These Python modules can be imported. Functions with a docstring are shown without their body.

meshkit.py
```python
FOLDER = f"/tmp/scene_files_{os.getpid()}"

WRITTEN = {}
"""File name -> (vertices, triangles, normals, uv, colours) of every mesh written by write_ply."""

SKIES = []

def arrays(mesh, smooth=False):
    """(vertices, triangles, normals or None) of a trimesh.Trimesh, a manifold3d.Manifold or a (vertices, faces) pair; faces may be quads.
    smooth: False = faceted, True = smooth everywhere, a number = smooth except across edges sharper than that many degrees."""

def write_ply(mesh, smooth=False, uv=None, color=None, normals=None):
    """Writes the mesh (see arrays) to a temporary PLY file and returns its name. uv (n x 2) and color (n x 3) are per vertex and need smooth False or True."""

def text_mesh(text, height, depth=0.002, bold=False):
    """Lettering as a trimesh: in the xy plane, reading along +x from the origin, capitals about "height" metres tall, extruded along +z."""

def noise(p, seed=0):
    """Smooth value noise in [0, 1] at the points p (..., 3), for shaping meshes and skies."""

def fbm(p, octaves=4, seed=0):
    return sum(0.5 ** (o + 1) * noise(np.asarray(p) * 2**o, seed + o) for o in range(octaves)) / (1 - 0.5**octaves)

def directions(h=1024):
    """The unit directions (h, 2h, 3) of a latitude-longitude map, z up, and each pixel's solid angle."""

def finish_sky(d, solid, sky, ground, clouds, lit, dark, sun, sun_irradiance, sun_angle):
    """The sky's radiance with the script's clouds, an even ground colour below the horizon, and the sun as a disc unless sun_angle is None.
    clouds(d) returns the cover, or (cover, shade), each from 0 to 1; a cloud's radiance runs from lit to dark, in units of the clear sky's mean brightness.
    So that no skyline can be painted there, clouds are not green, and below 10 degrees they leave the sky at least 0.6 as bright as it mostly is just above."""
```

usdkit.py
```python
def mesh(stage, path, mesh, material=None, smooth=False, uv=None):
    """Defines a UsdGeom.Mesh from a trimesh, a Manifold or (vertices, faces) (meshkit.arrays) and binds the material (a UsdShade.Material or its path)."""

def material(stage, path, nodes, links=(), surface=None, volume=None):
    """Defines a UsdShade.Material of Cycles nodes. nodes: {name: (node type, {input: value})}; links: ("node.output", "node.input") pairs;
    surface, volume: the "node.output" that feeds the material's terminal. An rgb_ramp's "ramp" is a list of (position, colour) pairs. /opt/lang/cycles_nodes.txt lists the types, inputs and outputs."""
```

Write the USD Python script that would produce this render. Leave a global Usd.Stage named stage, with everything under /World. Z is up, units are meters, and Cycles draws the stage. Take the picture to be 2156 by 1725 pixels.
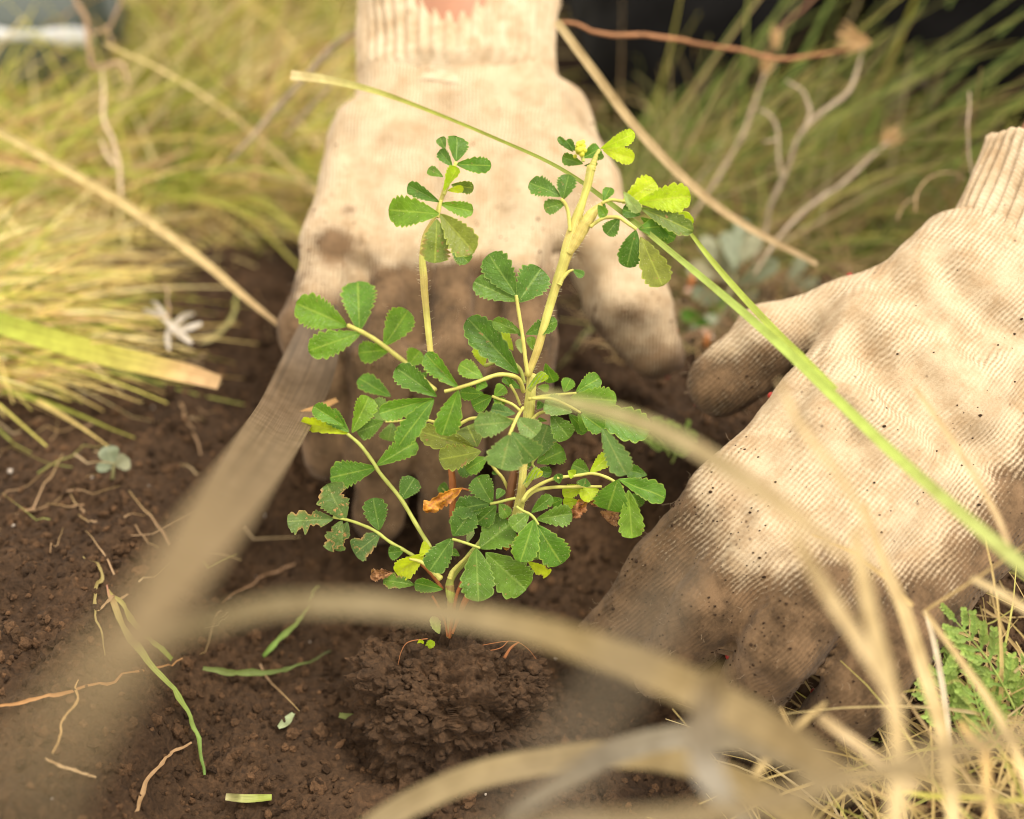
import math, random
import numpy as np, trimesh, usdkit
from meshkit import noise, fbm
from pxr import Usd, UsdGeom, UsdLux, UsdShade, Gf, Sdf, Vt

R = random.Random(7)
NR = np.random.default_rng(7)
stage = Usd.Stage.CreateInMemory()
UsdGeom.SetStageUpAxis(stage, 'Z'); UsdGeom.SetStageMetersPerUnit(stage, 1.0)
UsdGeom.Xform.Define(stage, '/World'); UsdGeom.Scope.Define(stage, '/World/Looks')

# ------------------------------------------------------------------ camera, sky, sun, exposure
PITCH = math.radians(33.0)
FWD = np.array([0, math.cos(PITCH), -math.sin(PITCH)])
UP = np.array([0, math.sin(PITCH), math.cos(PITCH)])
RT = np.array([1.0, 0, 0])
TX = 0.36
FOCUS = 0.503
def ray(px, py):
    return FWD + RT * ((px - 1078) / 1078 * TX) + UP * ((862.5 - py) / 1078 * TX)
EYE = -0.51 * ray(945, 1370)                      # the seedling's foot is the world's origin
def cam(px, py, d):
    return EYE + d * ray(px, py)
def on_ground(px, py, z=0.0):
    r = ray(px, py); return EYE + r * ((z - EYE[2]) / r[2])
def gdepth(px, py, z=0.0):
    return (z - EYE[2]) / ray(px, py)[2]
def size(px, d):
    return px / 1078 * TX * d

c = UsdGeom.Camera.Define(stage, '/World/Camera')
c.CreateFocalLengthAttr(50.0); c.CreateHorizontalApertureAttr(36.0); c.CreateVerticalApertureAttr(28.8)
c.CreateFStopAttr(4.2); c.CreateFocusDistanceAttr(FOCUS); c.CreateClippingRangeAttr(Gf.Vec2f(0.01, 1000))
EXPOSURE = 1.64
c.CreateExposureAttr(EXPOSURE)
mt = Gf.Matrix4d(1); mt.SetLookAt(Gf.Vec3d(*EYE), Gf.Vec3d(*(EYE + FWD)), Gf.Vec3d(0, 0, 1))
c.AddTransformOp().Set(mt.GetInverse())

SUN = np.array([0.42, -0.16, 1.0]); SUN /= np.linalg.norm(SUN)
dome = UsdLux.DomeLight.Define(stage, '/World/sky')
skym = usdkit.material(stage, '/World/Looks/sky', {
    's': ('sky_texture', {'sky_type': 'single_scattering', 'sun_disc': False, 'sun_elevation': math.asin(SUN[2]), 'sun_rotation': math.atan2(SUN[0], SUN[1])}),
    'tc': ('texture_coordinate', {}), 'n': ('noise_texture', {'scale': 2.2, 'detail': 4.0}),
    'r': ('rgb_ramp', {'ramp': [(0.30, (0.70,) * 3), (0.62, (0.99,) * 3)]}),
    'm': ('mix', {'color2': (4.9, 4.3, 3.45)}),
    'b': ('background_shader', {'strength': 0.14})},
    [('tc.generated', 'n.vector'), ('n.fac', 'r.fac'), ('r.color', 'm.fac'), ('s.color', 'm.color1'), ('m.color', 'b.color')], surface='b.background')
UsdShade.MaterialBindingAPI.Apply(dome.GetPrim()).Bind(skym)
sun = UsdLux.DistantLight.Define(stage, '/World/sun')
sun.CreateNormalizeAttr(True); sun.CreateIntensityAttr(0.33); sun.CreateAngleAttr(20.0); sun.CreateColorAttr(Gf.Vec3f(1.0, 0.90, 0.76))
zz = SUN; xx = np.cross([0, 1, 0], zz); xx /= np.linalg.norm(xx); yy = np.cross(zz, xx)
sun.AddTransformOp().Set(Gf.Matrix4d(*xx, 0, *yy, 0, *zz, 0, 0, 0, 0, 1))

# ------------------------------------------------------------------ helpers
TAKEN = set()
def numbered(parent, name):
    p, k = f'{parent}/{name}', 1
    while p in TAKEN:
        p = f'{parent}/{name}_{k:03d}'; k += 1
    TAKEN.add(p); return p
def path_of(parent):
    return '/World' if parent is None else str(parent.GetPath())
def tag(prim, label=None, cat=None, group=None, kind=None):
    for k, v in (('label', label), ('category', cat), ('group', group), ('kind', kind)):
        if v: prim.SetCustomDataByKey(k, v)
    return prim
def thing(name, label, cat, group=None):
    return tag(UsdGeom.Xform.Define(stage, numbered('/World', name)).GetPrim(), label, cat, group)
def obj(name, mesh, mat, parent=None, smooth=True, uv=None, label=None, cat=None, group=None, kind=None, **pv):
    """One Mesh prim; pv: extra per-vertex data (n x 3) read by the materials."""
    p = numbered(path_of(parent), name)
    m = usdkit.mesh(stage, p, mesh, M[mat], smooth=smooth, uv=uv)
    for k, a in pv.items():
        UsdGeom.PrimvarsAPI(m).CreatePrimvar(k, Sdf.ValueTypeNames.Color3fArray, 'vertex').Set(Vt.Vec3fArray.FromNumpy(np.ascontiguousarray(a, np.float32)))
    return tag(m.GetPrim(), label, cat, group, kind)
def unit(v):
    v = np.asarray(v, float); return v / (np.linalg.norm(v, axis=-1, keepdims=True) + 1e-12)
def spline(pts, n):
    """Catmull-Rom through rows of pts (any width), n samples."""
    p = np.asarray(pts, float)
    if len(p) == 2: return p[0] + (p[1] - p[0]) * np.linspace(0, 1, n)[:, None]
    q = np.vstack([2 * p[0] - p[1], p, 2 * p[-1] - p[-2]])
    u = np.linspace(0, len(p) - 1, n); i = np.minimum(u.astype(int), len(p) - 2); t = (u - i)[:, None]
    a, b, cc, d = q[i], q[i + 1], q[i + 2], q[i + 3]
    return 0.5 * (2 * b + (cc - a) * t + (2 * a - 5 * b + 4 * cc - d) * t**2 + (3 * b - a - 3 * cc + d) * t**3)
def grid_faces(n, m, wrap=False):
    i, j = np.meshgrid(np.arange(n - 1), np.arange(m if wrap else m - 1), indexing='ij')
    a, b = i * m + j, i * m + (j + 1) % m
    q = np.stack([a, b, b + m, a + m], -1).reshape(-1, 4)
    return np.vstack([q[:, [0, 1, 2]], q[:, [0, 2, 3]]])
def tube(points, radii, sides=10, cap=True):
    p = np.asarray(points, float); r = np.broadcast_to(radii, (len(p),))
    t = unit(np.gradient(p, axis=0)); ref = np.array([0.3, -0.8, 0.5]); ref /= np.linalg.norm(ref)
    a = unit(np.cross(t, ref)); b = np.cross(t, a); ang = np.arange(sides) * 2 * np.pi / sides
    v = p[:, None] + r[:, None, None] * (np.cos(ang)[None, :, None] * a[:, None] + np.sin(ang)[None, :, None] * b[:, None])
    f = grid_faces(len(p), sides, True); v = v.reshape(-1, 3)
    if cap:
        n = len(v); v = np.vstack([v, p[0] - t[0] * r[0] * .4, p[-1] + t[-1] * r[-1] * .4])
        k = np.arange(sides); o = (len(p) - 1) * sides
        f = np.vstack([f, np.stack([(k + 1) % sides, k, np.full(sides, n)], 1), np.stack([o + k, o + (k + 1) % sides, np.full(sides, n + 1)], 1)])
    return v, f
def ribbon(points, widths, twist=0.0, vee=0.25, face=None, cols=3):
    """A grass blade: a creased strip whose flat side looks at FACE (default: the camera side), turned by TWIST along its length."""
    p = np.asarray(points, float); w = np.broadcast_to(widths, (len(p),))
    t = unit(np.gradient(p, axis=0))
    fv = unit(EYE - p) if face is None else np.broadcast_to(unit(face), p.shape)
    b = unit(np.cross(t, fv)); n = np.cross(b, t)
    a = np.broadcast_to(np.asarray(twist, float) if np.ndim(twist) else np.linspace(0, twist, len(p)), (len(p),))[:, None]
    b, n = b * np.cos(a) + n * np.sin(a), n * np.cos(a) - b * np.sin(a)
    s = np.linspace(-1, 1, cols)
    v = p[:, None] + (w[:, None, None] / 2) * (s[None, :, None] * b[:, None] + vee * (np.abs(s) - .5)[None, :, None] * n[:, None])
    uv = np.stack(np.broadcast_arrays(np.linspace(0, 1, len(p))[:, None], s[None] * .5 + .5), -1).reshape(-1, 2)
    return v.reshape(-1, 3), grid_faces(len(p), cols), uv
class Bag:
    """Collects meshes of one object with a colour for each vertex."""
    def __init__(self): self.v, self.f, self.t, self.u, self.n = [], [], [], [], 0
    def add(self, v, f, tint=(1, 1, 1), uv=None):
        self.v.append(v); self.f.append(np.asarray(f) + self.n); self.t.append(np.broadcast_to(np.asarray(tint, float), v.shape))
        self.u.append(np.zeros((len(v), 2)) if uv is None else uv); self.n += len(v)
    def build(self, name, mat, parent=None, **k):
        return obj(name, (np.vstack(self.v), np.vstack(self.f)), mat, parent, tint=np.vstack(self.t), uv=np.vstack(self.u), **k)

# ------------------------------------------------------------------ materials
M = {}
def mat(name, nodes, links, surface='p.BSDF', **k):
    M[name] = usdkit.material(stage, '/World/Looks/' + name, nodes, links, surface=surface, **k)
def blade_material(name, trans, rough, stripes=26.0, streak=0.35):
    mat(name, {
        'a': ('attribute', {'attribute': 'tint'}), 'uv': ('uvmap', {'attribute': 'st'}),
        'mp': ('mapping', {'scale': (3.0, stripes, 1.0)}), 'n': ('noise_texture', {'scale': 1.0, 'detail': 3.0}),
        'g': ('geometry', {}), 'n2': ('noise_texture', {'scale': 160.0, 'detail': 3.0}),
        'r': ('rgb_ramp', {'ramp': [(0.3, (1 - streak,) * 3), (0.7, (1 + streak * .6,) * 3)]}),
        'r2': ('rgb_ramp', {'ramp': [(0.3, (0.78, 0.74, 0.66)), (0.65, (1.08, 1.07, 1.05))]}),
        'm1': ('mix', {'mix_type': 'multiply', 'fac': 1.0}), 'm2': ('mix', {'mix_type': 'multiply', 'fac': 1.0}),
        'bp': ('bump', {'strength': 0.3, 'distance': 0.0004}),
        'p': ('principled_bsdf', {'roughness': rough, 'specular_ior_level': 0.35}), 't': ('translucent_bsdf', {}), 'x': ('mix_closure', {'fac': trans})},
        [('uv.UV', 'mp.vector'), ('mp.vector', 'n.vector'), ('n.fac', 'r.fac'), ('g.position', 'n2.vector'), ('n2.fac', 'r2.fac'), ('a.color', 'm1.color1'), ('r.color', 'm1.color2'),
         ('m1.color', 'm2.color1'), ('r2.color', 'm2.color2'), ('n.fac', 'bp.height'), ('bp.normal', 'p.normal'),
         ('m2.color', 'p.base_color'), ('m2.color', 't.color'), ('p.BSDF', 'x.closure1'), ('t.BSDF', 'x.closure2')], surface='x.closure')
blade_material('blade', 0.3, 0.55)
blade_material('dry_stem', 0.0, 0.75, streak=0.5)
blade_material('fresh_stem', 0.12, 0.5, streak=0.2)

def leaf_material(name, base, light, trans=0.25, rough=0.42, spot=(0.30, 0.17, 0.07), worn=0.0):
    """uv.x runs from foot to tip, uv.y across with the midrib at 0.5; 'edge' (red) is 1 at the margin, (green) marks a nibbled rim."""
    mat(name, {
        'uv': ('uvmap', {'attribute': 'st'}), 'sx': ('separate_xyz', {}), 'e': ('attribute', {'attribute': 'edge'}), 'es': ('separate_color', {}),
        'o': ('math', {'math_type': 'subtract', 'value2': 0.5}), 'ab': ('math', {'math_type': 'absolute'}),
        'mid': ('map_range', {'from_min': 0.012, 'from_max': 0.05, 'to_min': 1.0, 'to_max': 0.0, 'clamp': True}),
        # side veins: stripes that rise from the midrib towards the margin
        'sl': ('math', {'math_type': 'multiply', 'value2': 0.62}), 'su': ('math', {'math_type': 'subtract'}), 'fr': ('math', {'math_type': 'multiply', 'value2': 44.0}),
        'sn': ('math', {'math_type': 'sine'}), 'vn': ('map_range', {'from_min': 0.86, 'from_max': 1.0, 'to_min': 0.0, 'to_max': 1.0, 'clamp': True}),
        'g': ('geometry', {}), 'n': ('noise_texture', {'scale': 260.0, 'detail': 4.0, 'roughness': 0.6}), 'nb': ('noise_texture', {'scale': 1300.0, 'detail': 3.0}),
        'rn': ('rgb_ramp', {'ramp': [(0.3, tuple(x * .78 for x in base)), (0.7, tuple(x * 1.22 for x in base))]}),
        'v1': ('math', {'math_type': 'multiply', 'value2': 0.16}), 'v2': ('math', {'math_type': 'multiply', 'value2': 0.5}), 'v3': ('math', {'math_type': 'maximum'}),
        'er': ('map_range', {'from_min': 0.89, 'from_max': 0.98, 'to_min': 0.0, 'to_max': 0.75, 'clamp': True}), 'v4': ('math', {'math_type': 'maximum'}),
        'm': ('mix', {'color2': light}),
        'ns': ('noise_texture', {'scale': 420.0, 'detail': 5.0, 'roughness': 0.65}), 'sp': ('map_range', {'from_min': 0.66 - worn, 'from_max': 0.72 - worn, 'to_min': 0.0, 'to_max': 0.9, 'clamp': True}),
        'vo': ('voronoi_texture', {'scale': 900.0}), 'gr': ('map_range', {'from_min': 0.10, 'from_max': 0.16, 'to_min': 0.55, 'to_max': 0.0, 'clamp': True}),
        'oi': ('object_info', {}), 'orp': ('rgb_ramp', {'ramp': [(0.0, (0.76, 0.84, 0.85)), (0.5, (1.0, 1.0, 1.0)), (1.0, (1.34, 1.14, 1.05))]}), 'om': ('mix', {'mix_type': 'multiply', 'fac': 1.0}),
        'm3': ('mix', {'color2': (0.42, 0.42, 0.27)}),
        'mb': ('math', {'math_type': 'maximum'}), 'm2': ('mix', {'color2': spot}),
        'h1': ('math', {'math_type': 'multiply_add', 'value2': -0.6}), 'bp': ('bump', {'strength': 0.5, 'distance': 0.0005}),
        'p': ('principled_bsdf', {'roughness': rough, 'specular_ior_level': 0.28, 'sheen_weight': 0.04, 'sheen_roughness': 0.4}), 't': ('translucent_bsdf', {}), 'tm': ('mix', {'mix_type': 'multiply', 'fac': 1.0, 'color2': (1.25, 1.35, 0.5)}), 'x': ('mix_closure', {'fac': trans})},
        [('uv.UV', 'sx.vector'), ('e.color', 'es.color'), ('sx.y', 'o.value1'), ('o.value', 'ab.value1'), ('ab.value', 'mid.value'),
         ('ab.value', 'sl.value1'), ('sx.x', 'su.value1'), ('sl.value', 'su.value2'), ('su.value', 'fr.value1'), ('fr.value', 'sn.value1'), ('sn.value', 'vn.value'),
         ('g.position', 'n.vector'), ('g.position', 'nb.vector'), ('g.position', 'ns.vector'), ('g.position', 'vo.vector'), ('n.fac', 'rn.fac'),
         ('vn.result', 'v1.value1'), ('mid.result', 'v2.value1'), ('v1.value', 'v3.value1'), ('v2.value', 'v3.value2'), ('es.r', 'er.value'), ('v3.value', 'v4.value1'), ('er.result', 'v4.value2'),
         ('oi.random', 'orp.fac'), ('rn.color', 'om.color1'), ('orp.color', 'om.color2'), ('om.color', 'm.color1'), ('v4.value', 'm.fac'), ('vo.distance', 'gr.value'), ('gr.result', 'm3.fac'), ('m.color', 'm3.color1'),
         ('ns.fac', 'sp.value'), ('sp.result', 'mb.value1'), ('es.g', 'mb.value2'), ('mb.value', 'm2.fac'), ('m3.color', 'm2.color1'),
         ('vn.result', 'h1.value1'), ('nb.fac', 'h1.value3'), ('h1.value', 'bp.height'), ('bp.normal', 'p.normal'),
         ('m2.color', 'p.base_color'), ('m2.color', 'tm.color1'), ('tm.color', 't.color'), ('p.BSDF', 'x.closure1'), ('t.BSDF', 'x.closure2')], surface='x.closure')
leaf_material('leaf_dark', (0.072, 0.160, 0.016), (0.22, 0.33, 0.07), 0.22)
leaf_material('leaf_mid', (0.108, 0.232, 0.020), (0.30, 0.42, 0.06), 0.30)
leaf_material('leaf_lime', (0.38, 0.52, 0.020), (0.52, 0.58, 0.07), 0.45)
leaf_material('leaf_olive', (0.150, 0.205, 0.036), (0.36, 0.42, 0.07), 0.30, worn=0.05)
leaf_material('leaf_grey', (0.105, 0.195, 0.045), (0.26, 0.32, 0.09), 0.24)
leaf_material('leaf_worn', (0.085, 0.150, 0.036), (0.22, 0.28, 0.08), 0.2, spot=(0.45, 0.24, 0.10), worn=0.07)
leaf_material('leaf_orange', (0.60, 0.29, 0.045), (0.66, 0.38, 0.08), 0.3, spot=(0.42, 0.17, 0.06), worn=0.15)
leaf_material('leaf_brown', (0.34, 0.17, 0.075), (0.46, 0.27, 0.14), 0.2, spot=(0.13, 0.055, 0.025), worn=0.12)
leaf_material('leaf_silver', (0.25, 0.275, 0.19), (0.36, 0.39, 0.28), 0.15, rough=0.7)
leaf_material('leaf_pale', (0.30, 0.40, 0.14), (0.45, 0.52, 0.2), 0.3)

mat('soil', {'g': ('geometry', {}), 'n1': ('noise_texture', {'scale': 26.0, 'detail': 6.0}), 'n2': ('noise_texture', {'scale': 420.0, 'detail': 6.0, 'roughness': 0.7}), 'v': ('voronoi_texture', {'scale': 420.0}),
     'r': ('rgb_ramp', {'ramp': [(0.3, (0.034, 0.019, 0.010)), (0.55, (0.072, 0.041, 0.021)), (0.75, (0.118, 0.067, 0.035))]}), 'r2': ('rgb_ramp', {'ramp': [(0.28, (0.45,) * 3), (0.55, (1.0,) * 3), (0.74, (1.55, 1.45, 1.35))]}),
     'm': ('mix', {'mix_type': 'multiply', 'fac': 1.0}), 'h': ('math', {'math_type': 'multiply_add', 'value2': -0.5}), 'b': ('bump', {'strength': 0.9, 'distance': 0.0022}),
     'p': ('principled_bsdf', {'roughness': 0.88, 'specular_ior_level': 0.25})},
    [('g.position', 'n1.vector'), ('g.position', 'n2.vector'), ('g.position', 'v.vector'), ('n1.fac', 'r.fac'), ('n2.fac', 'r2.fac'), ('r.color', 'm.color1'), ('r2.color', 'm.color2'), ('v.distance', 'h.value1'), ('n2.fac', 'h.value3'), ('h.value', 'b.height'), ('b.normal', 'p.normal'), ('m.color', 'p.base_color')])
mat('crumb', {'o': ('object_info', {}), 'g': ('geometry', {}), 'n2': ('noise_texture', {'scale': 700.0, 'detail': 5.0, 'roughness': 0.7}),
     'r': ('rgb_ramp', {'ramp': [(0.0, (0.034, 0.019, 0.010)), (0.5, (0.072, 0.041, 0.021)), (0.85, (0.108, 0.061, 0.032)), (1.0, (0.14, 0.078, 0.040))]}), 'r2': ('rgb_ramp', {'ramp': [(0.28, (0.5,) * 3), (0.74, (1.45, 1.4, 1.3))]}),
     'm': ('mix', {'mix_type': 'multiply', 'fac': 1.0}), 'b': ('bump', {'strength': 1.0, 'distance': 0.0016}), 'p': ('principled_bsdf', {'roughness': 0.92, 'specular_ior_level': 0.25})},
    [('o.random', 'r.fac'), ('g.position', 'n2.vector'), ('n2.fac', 'r2.fac'), ('r.color', 'm.color1'), ('r2.color', 'm.color2'), ('n2.fac', 'b.height'), ('b.normal', 'p.normal'), ('m.color', 'p.base_color')])

def plain(name, col, rough=0.6, var=0.25, scale=120.0, bump=0.3, dist=0.001, **pr):
    mat(name, {'g': ('geometry', {}), 'n': ('noise_texture', {'scale': scale, 'detail': 5.0, 'roughness': 0.6}), 'r': ('rgb_ramp', {'ramp': [(0.3, tuple(x * (1 - var) for x in col)), (0.7, tuple(x * (1 + var) for x in col))]}),
         'b': ('bump', {'strength': bump, 'distance': dist}), 'p': ('principled_bsdf', {'roughness': rough, **pr})},
        [('g.position', 'n.vector'), ('n.fac', 'r.fac'), ('r.color', 'p.base_color'), ('n.fac', 'b.height'), ('b.normal', 'p.normal')])
plain('dark_cloth', (0.0045, 0.0045, 0.005), 0.85, 0.5, 30.0, 0.5, 0.004, specular_ior_level=0.15)
plain('skin', (0.36, 0.17, 0.10), 0.5, 0.12, 60.0, 0.2)
plain('hair', (0.02, 0.014, 0.010), 0.5)
plain('pebble', (0.32, 0.28, 0.24), 0.7)
plain('petal', (0.78, 0.74, 0.66), 0.6, 0.1)
plain('metal', (0.10, 0.125, 0.115), 0.22, 0.2, 14.0, 0.1, specular_ior_level=0.7)
plain('pale_rim', (0.62, 0.65, 0.67), 0.2, 0.1, specular_ior_level=0.8)
plain('red_dot', (0.28, 0.022, 0.015), 0.55, 0.2)
plain('seed_head', (0.50, 0.33, 0.16), 0.8)

# knitted cotton: 'knit' carries (across, along, dirt) in metres, metres, 0..1
def glove_material(name, wale, course, bump, dirt_stretch):
    mat(name, {'a': ('attribute', {'attribute': 'knit'}), 's': ('separate_color', {}), 'g': ('geometry', {}),
        'w1': ('math', {'math_type': 'multiply', 'value2': 2 * math.pi / wale}), 'w2': ('math', {'math_type': 'multiply', 'value2': 2 * math.pi / course}), 's1': ('math', {'math_type': 'sine'}), 's2a': ('math', {'math_type': 'absolute'}), 's2b': ('math', {'math_type': 'multiply_add', 'value2': 1.6}), 's2': ('math', {'math_type': 'sine'}),
        'wob': ('noise_texture', {'scale': 90.0, 'detail': 2.0}), 'wob2': ('math', {'math_type': 'multiply_add', 'value2': 11.0}),
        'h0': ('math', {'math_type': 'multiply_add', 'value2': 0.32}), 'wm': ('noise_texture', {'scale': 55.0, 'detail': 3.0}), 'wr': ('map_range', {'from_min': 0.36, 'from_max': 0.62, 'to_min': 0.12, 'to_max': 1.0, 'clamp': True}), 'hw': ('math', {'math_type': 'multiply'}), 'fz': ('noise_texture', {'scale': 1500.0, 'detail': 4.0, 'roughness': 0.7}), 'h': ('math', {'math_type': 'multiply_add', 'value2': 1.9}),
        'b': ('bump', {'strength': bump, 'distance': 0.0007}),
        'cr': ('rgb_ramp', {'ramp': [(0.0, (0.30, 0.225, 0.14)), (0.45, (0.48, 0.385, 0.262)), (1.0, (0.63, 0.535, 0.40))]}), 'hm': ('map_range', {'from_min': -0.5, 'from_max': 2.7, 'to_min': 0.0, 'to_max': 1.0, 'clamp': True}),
        'n1': ('noise_texture', {'scale': 85.0, 'detail': 7.0, 'roughness': 0.70}), 'tan': ('map_range', {'from_min': 0.42, 'from_max': 0.66, 'to_min': 0.0, 'to_max': 0.72, 'clamp': True}), 'mt': ('mix', {'color2': (0.33, 0.225, 0.125)}),
        'mp': ('mapping', {'scale': dirt_stretch}), 'n2': ('noise_texture', {'scale': 1.0, 'detail': 6.0, 'roughness': 0.68}),
        'd0': ('math', {'math_type': 'multiply_add', 'value2': 1.7}), 'dh': ('math', {'math_type': 'multiply_add', 'value2': -0.10}), 'df': ('math', {'math_type': 'multiply_add', 'value2': 0.55}), 'd1': ('map_range', {'from_min': 1.46, 'from_max': 1.86, 'to_min': 0.0, 'to_max': 0.96, 'clamp': True}),
        'dr': ('rgb_ramp', {'ramp': [(0.33, (0.042, 0.025, 0.013)), (0.62, (0.165, 0.103, 0.056))]}), 'md': ('mix', {}),
        'v': ('voronoi_texture', {'scale': 230.0}), 'vc': ('separate_color', {}), 'k1': ('map_range', {'from_min': 0.05, 'from_max': 0.19, 'to_min': 0.7, 'to_max': 0.0, 'clamp': True}), 'k0': ('math', {'math_type': 'multiply_add', 'value2': 1.1}), 'k2': ('math', {'math_type': 'greater_than', 'value2': 1.36}), 'k3': ('math', {'math_type': 'multiply'}), 'mk': ('mix', {'color2': (0.06, 0.035, 0.02)}),
        'p': ('principled_bsdf', {'roughness': 0.95, 'specular_ior_level': 0.1, 'sheen_weight': 0.06, 'sheen_roughness': 0.5})},
        [('a.color', 's.color'), ('g.position', 'wob.vector'), ('g.position', 'fz.vector'), ('g.position', 'n1.vector'), ('g.position', 'mp.vector'), ('mp.vector', 'n2.vector'), ('g.position', 'v.vector'),
         ('s.r', 'w1.value1'), ('wob.fac', 'wob2.value1'), ('w1.value', 'wob2.value3'), ('wob2.value', 's1.value1'),
         ('s1.value', 's2a.value1'), ('s.g', 'w2.value1'), ('s2a.value', 's2b.value1'), ('w2.value', 's2b.value3'), ('s2b.value', 's2.value1'),
         ('s2.value', 'h0.value1'), ('s1.value', 'h0.value3'), ('fz.fac', 'h.value1'), ('g.position', 'wm.vector'), ('wm.fac', 'wr.value'), ('h0.value', 'hw.value1'), ('wr.result', 'hw.value2'), ('hw.value', 'h.value3'), ('h.value', 'b.height'), ('b.normal', 'p.normal'),
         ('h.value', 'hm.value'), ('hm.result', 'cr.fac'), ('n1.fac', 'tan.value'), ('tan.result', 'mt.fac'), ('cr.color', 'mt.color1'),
         ('s.b', 'd0.value1'), ('n2.fac', 'd0.value3'), ('h0.value', 'dh.value1'), ('d0.value', 'dh.value3'), ('fz.fac', 'df.value1'), ('dh.value', 'df.value3'), ('df.value', 'd1.value'), ('n2.fac', 'dr.fac'), ('d1.result', 'md.fac'), ('mt.color', 'md.color1'), ('dr.color', 'md.color2'),
         ('v.distance', 'k1.value'), ('v.color', 'vc.color'), ('n1.fac', 'k0.value1'), ('vc.r', 'k0.value3'), ('k0.value', 'k2.value1'), ('k1.result', 'k3.value1'), ('k2.value', 'k3.value2'), ('k3.value', 'mk.fac'), ('md.color', 'mk.color1'), ('mk.color', 'p.base_color')])
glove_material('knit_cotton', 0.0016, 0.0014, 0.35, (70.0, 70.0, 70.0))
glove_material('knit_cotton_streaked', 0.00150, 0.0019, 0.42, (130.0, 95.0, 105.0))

# ------------------------------------------------------------------ ground
def sstep(x, a, b):
    t = np.clip((np.asarray(x, float) - a) / (b - a), 0, 1); return t * t * (3 - 2 * t)
def height(x, y):
    x, y = np.asarray(x, float), np.asarray(y, float); z0 = np.zeros_like(x)
    P = lambda s, o=0: np.stack([x * s + o, y * s - o, z0 + o * .37], -1)
    pit = sstep(x, -.135, -.085) * (1 - sstep(x, .13, .19)) * (1 - sstep(y, .085, .14)) * sstep(y, -.6, -.3)
    soft = np.exp(-((x + .02) ** 2 + (y - .1) ** 2) / .25)
    h = -.044 * pit + (fbm(P(9), 3, 1) - .5) * .035 + (fbm(P(55, 3), 3, 2) - .5) * .016 + (.4 + .6 * soft) * ((fbm(P(190, 7), 3, 3) - .5) * .0085 + np.maximum(noise(P(420, 5), 5) - .5, 0) * .006 + np.maximum(noise(P(750, 11), 15) - .45, 0) * .0045 + (fbm(P(900, 9), 2, 8) - .5) * .0030)
    near = sstep(np.hypot(x, y), .02, .09)
    h = h * (0.25 + .75 * near) - .030 * (1 - near)
    h = h + .02 * sstep(y, .5, 1.2)
    return h
def axis(a, b, fine, far, grow=1.16):
    core = np.arange(a, b + fine / 2, fine); out, st = [], fine
    while not out or out[-1] < far: st *= grow; out.append((out[-1] if out else 0) + st)
    out = np.array(out); return np.concatenate([core[0] - out[::-1], core, core[-1] + out])
gx, gy = axis(-.28, .30, .0013, 60), axis(-.15, .32, .0013, 90)
GX, GY = np.meshgrid(gx, gy, indexing='ij')
H = height(GX, GY) * np.where(np.hypot(GX, GY) > 6, .2, 1)
obj('ground', (np.stack([GX, GY, H], -1).reshape(-1, 3), grid_faces(len(gx), len(gy))), 'soil', kind='structure')

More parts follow.
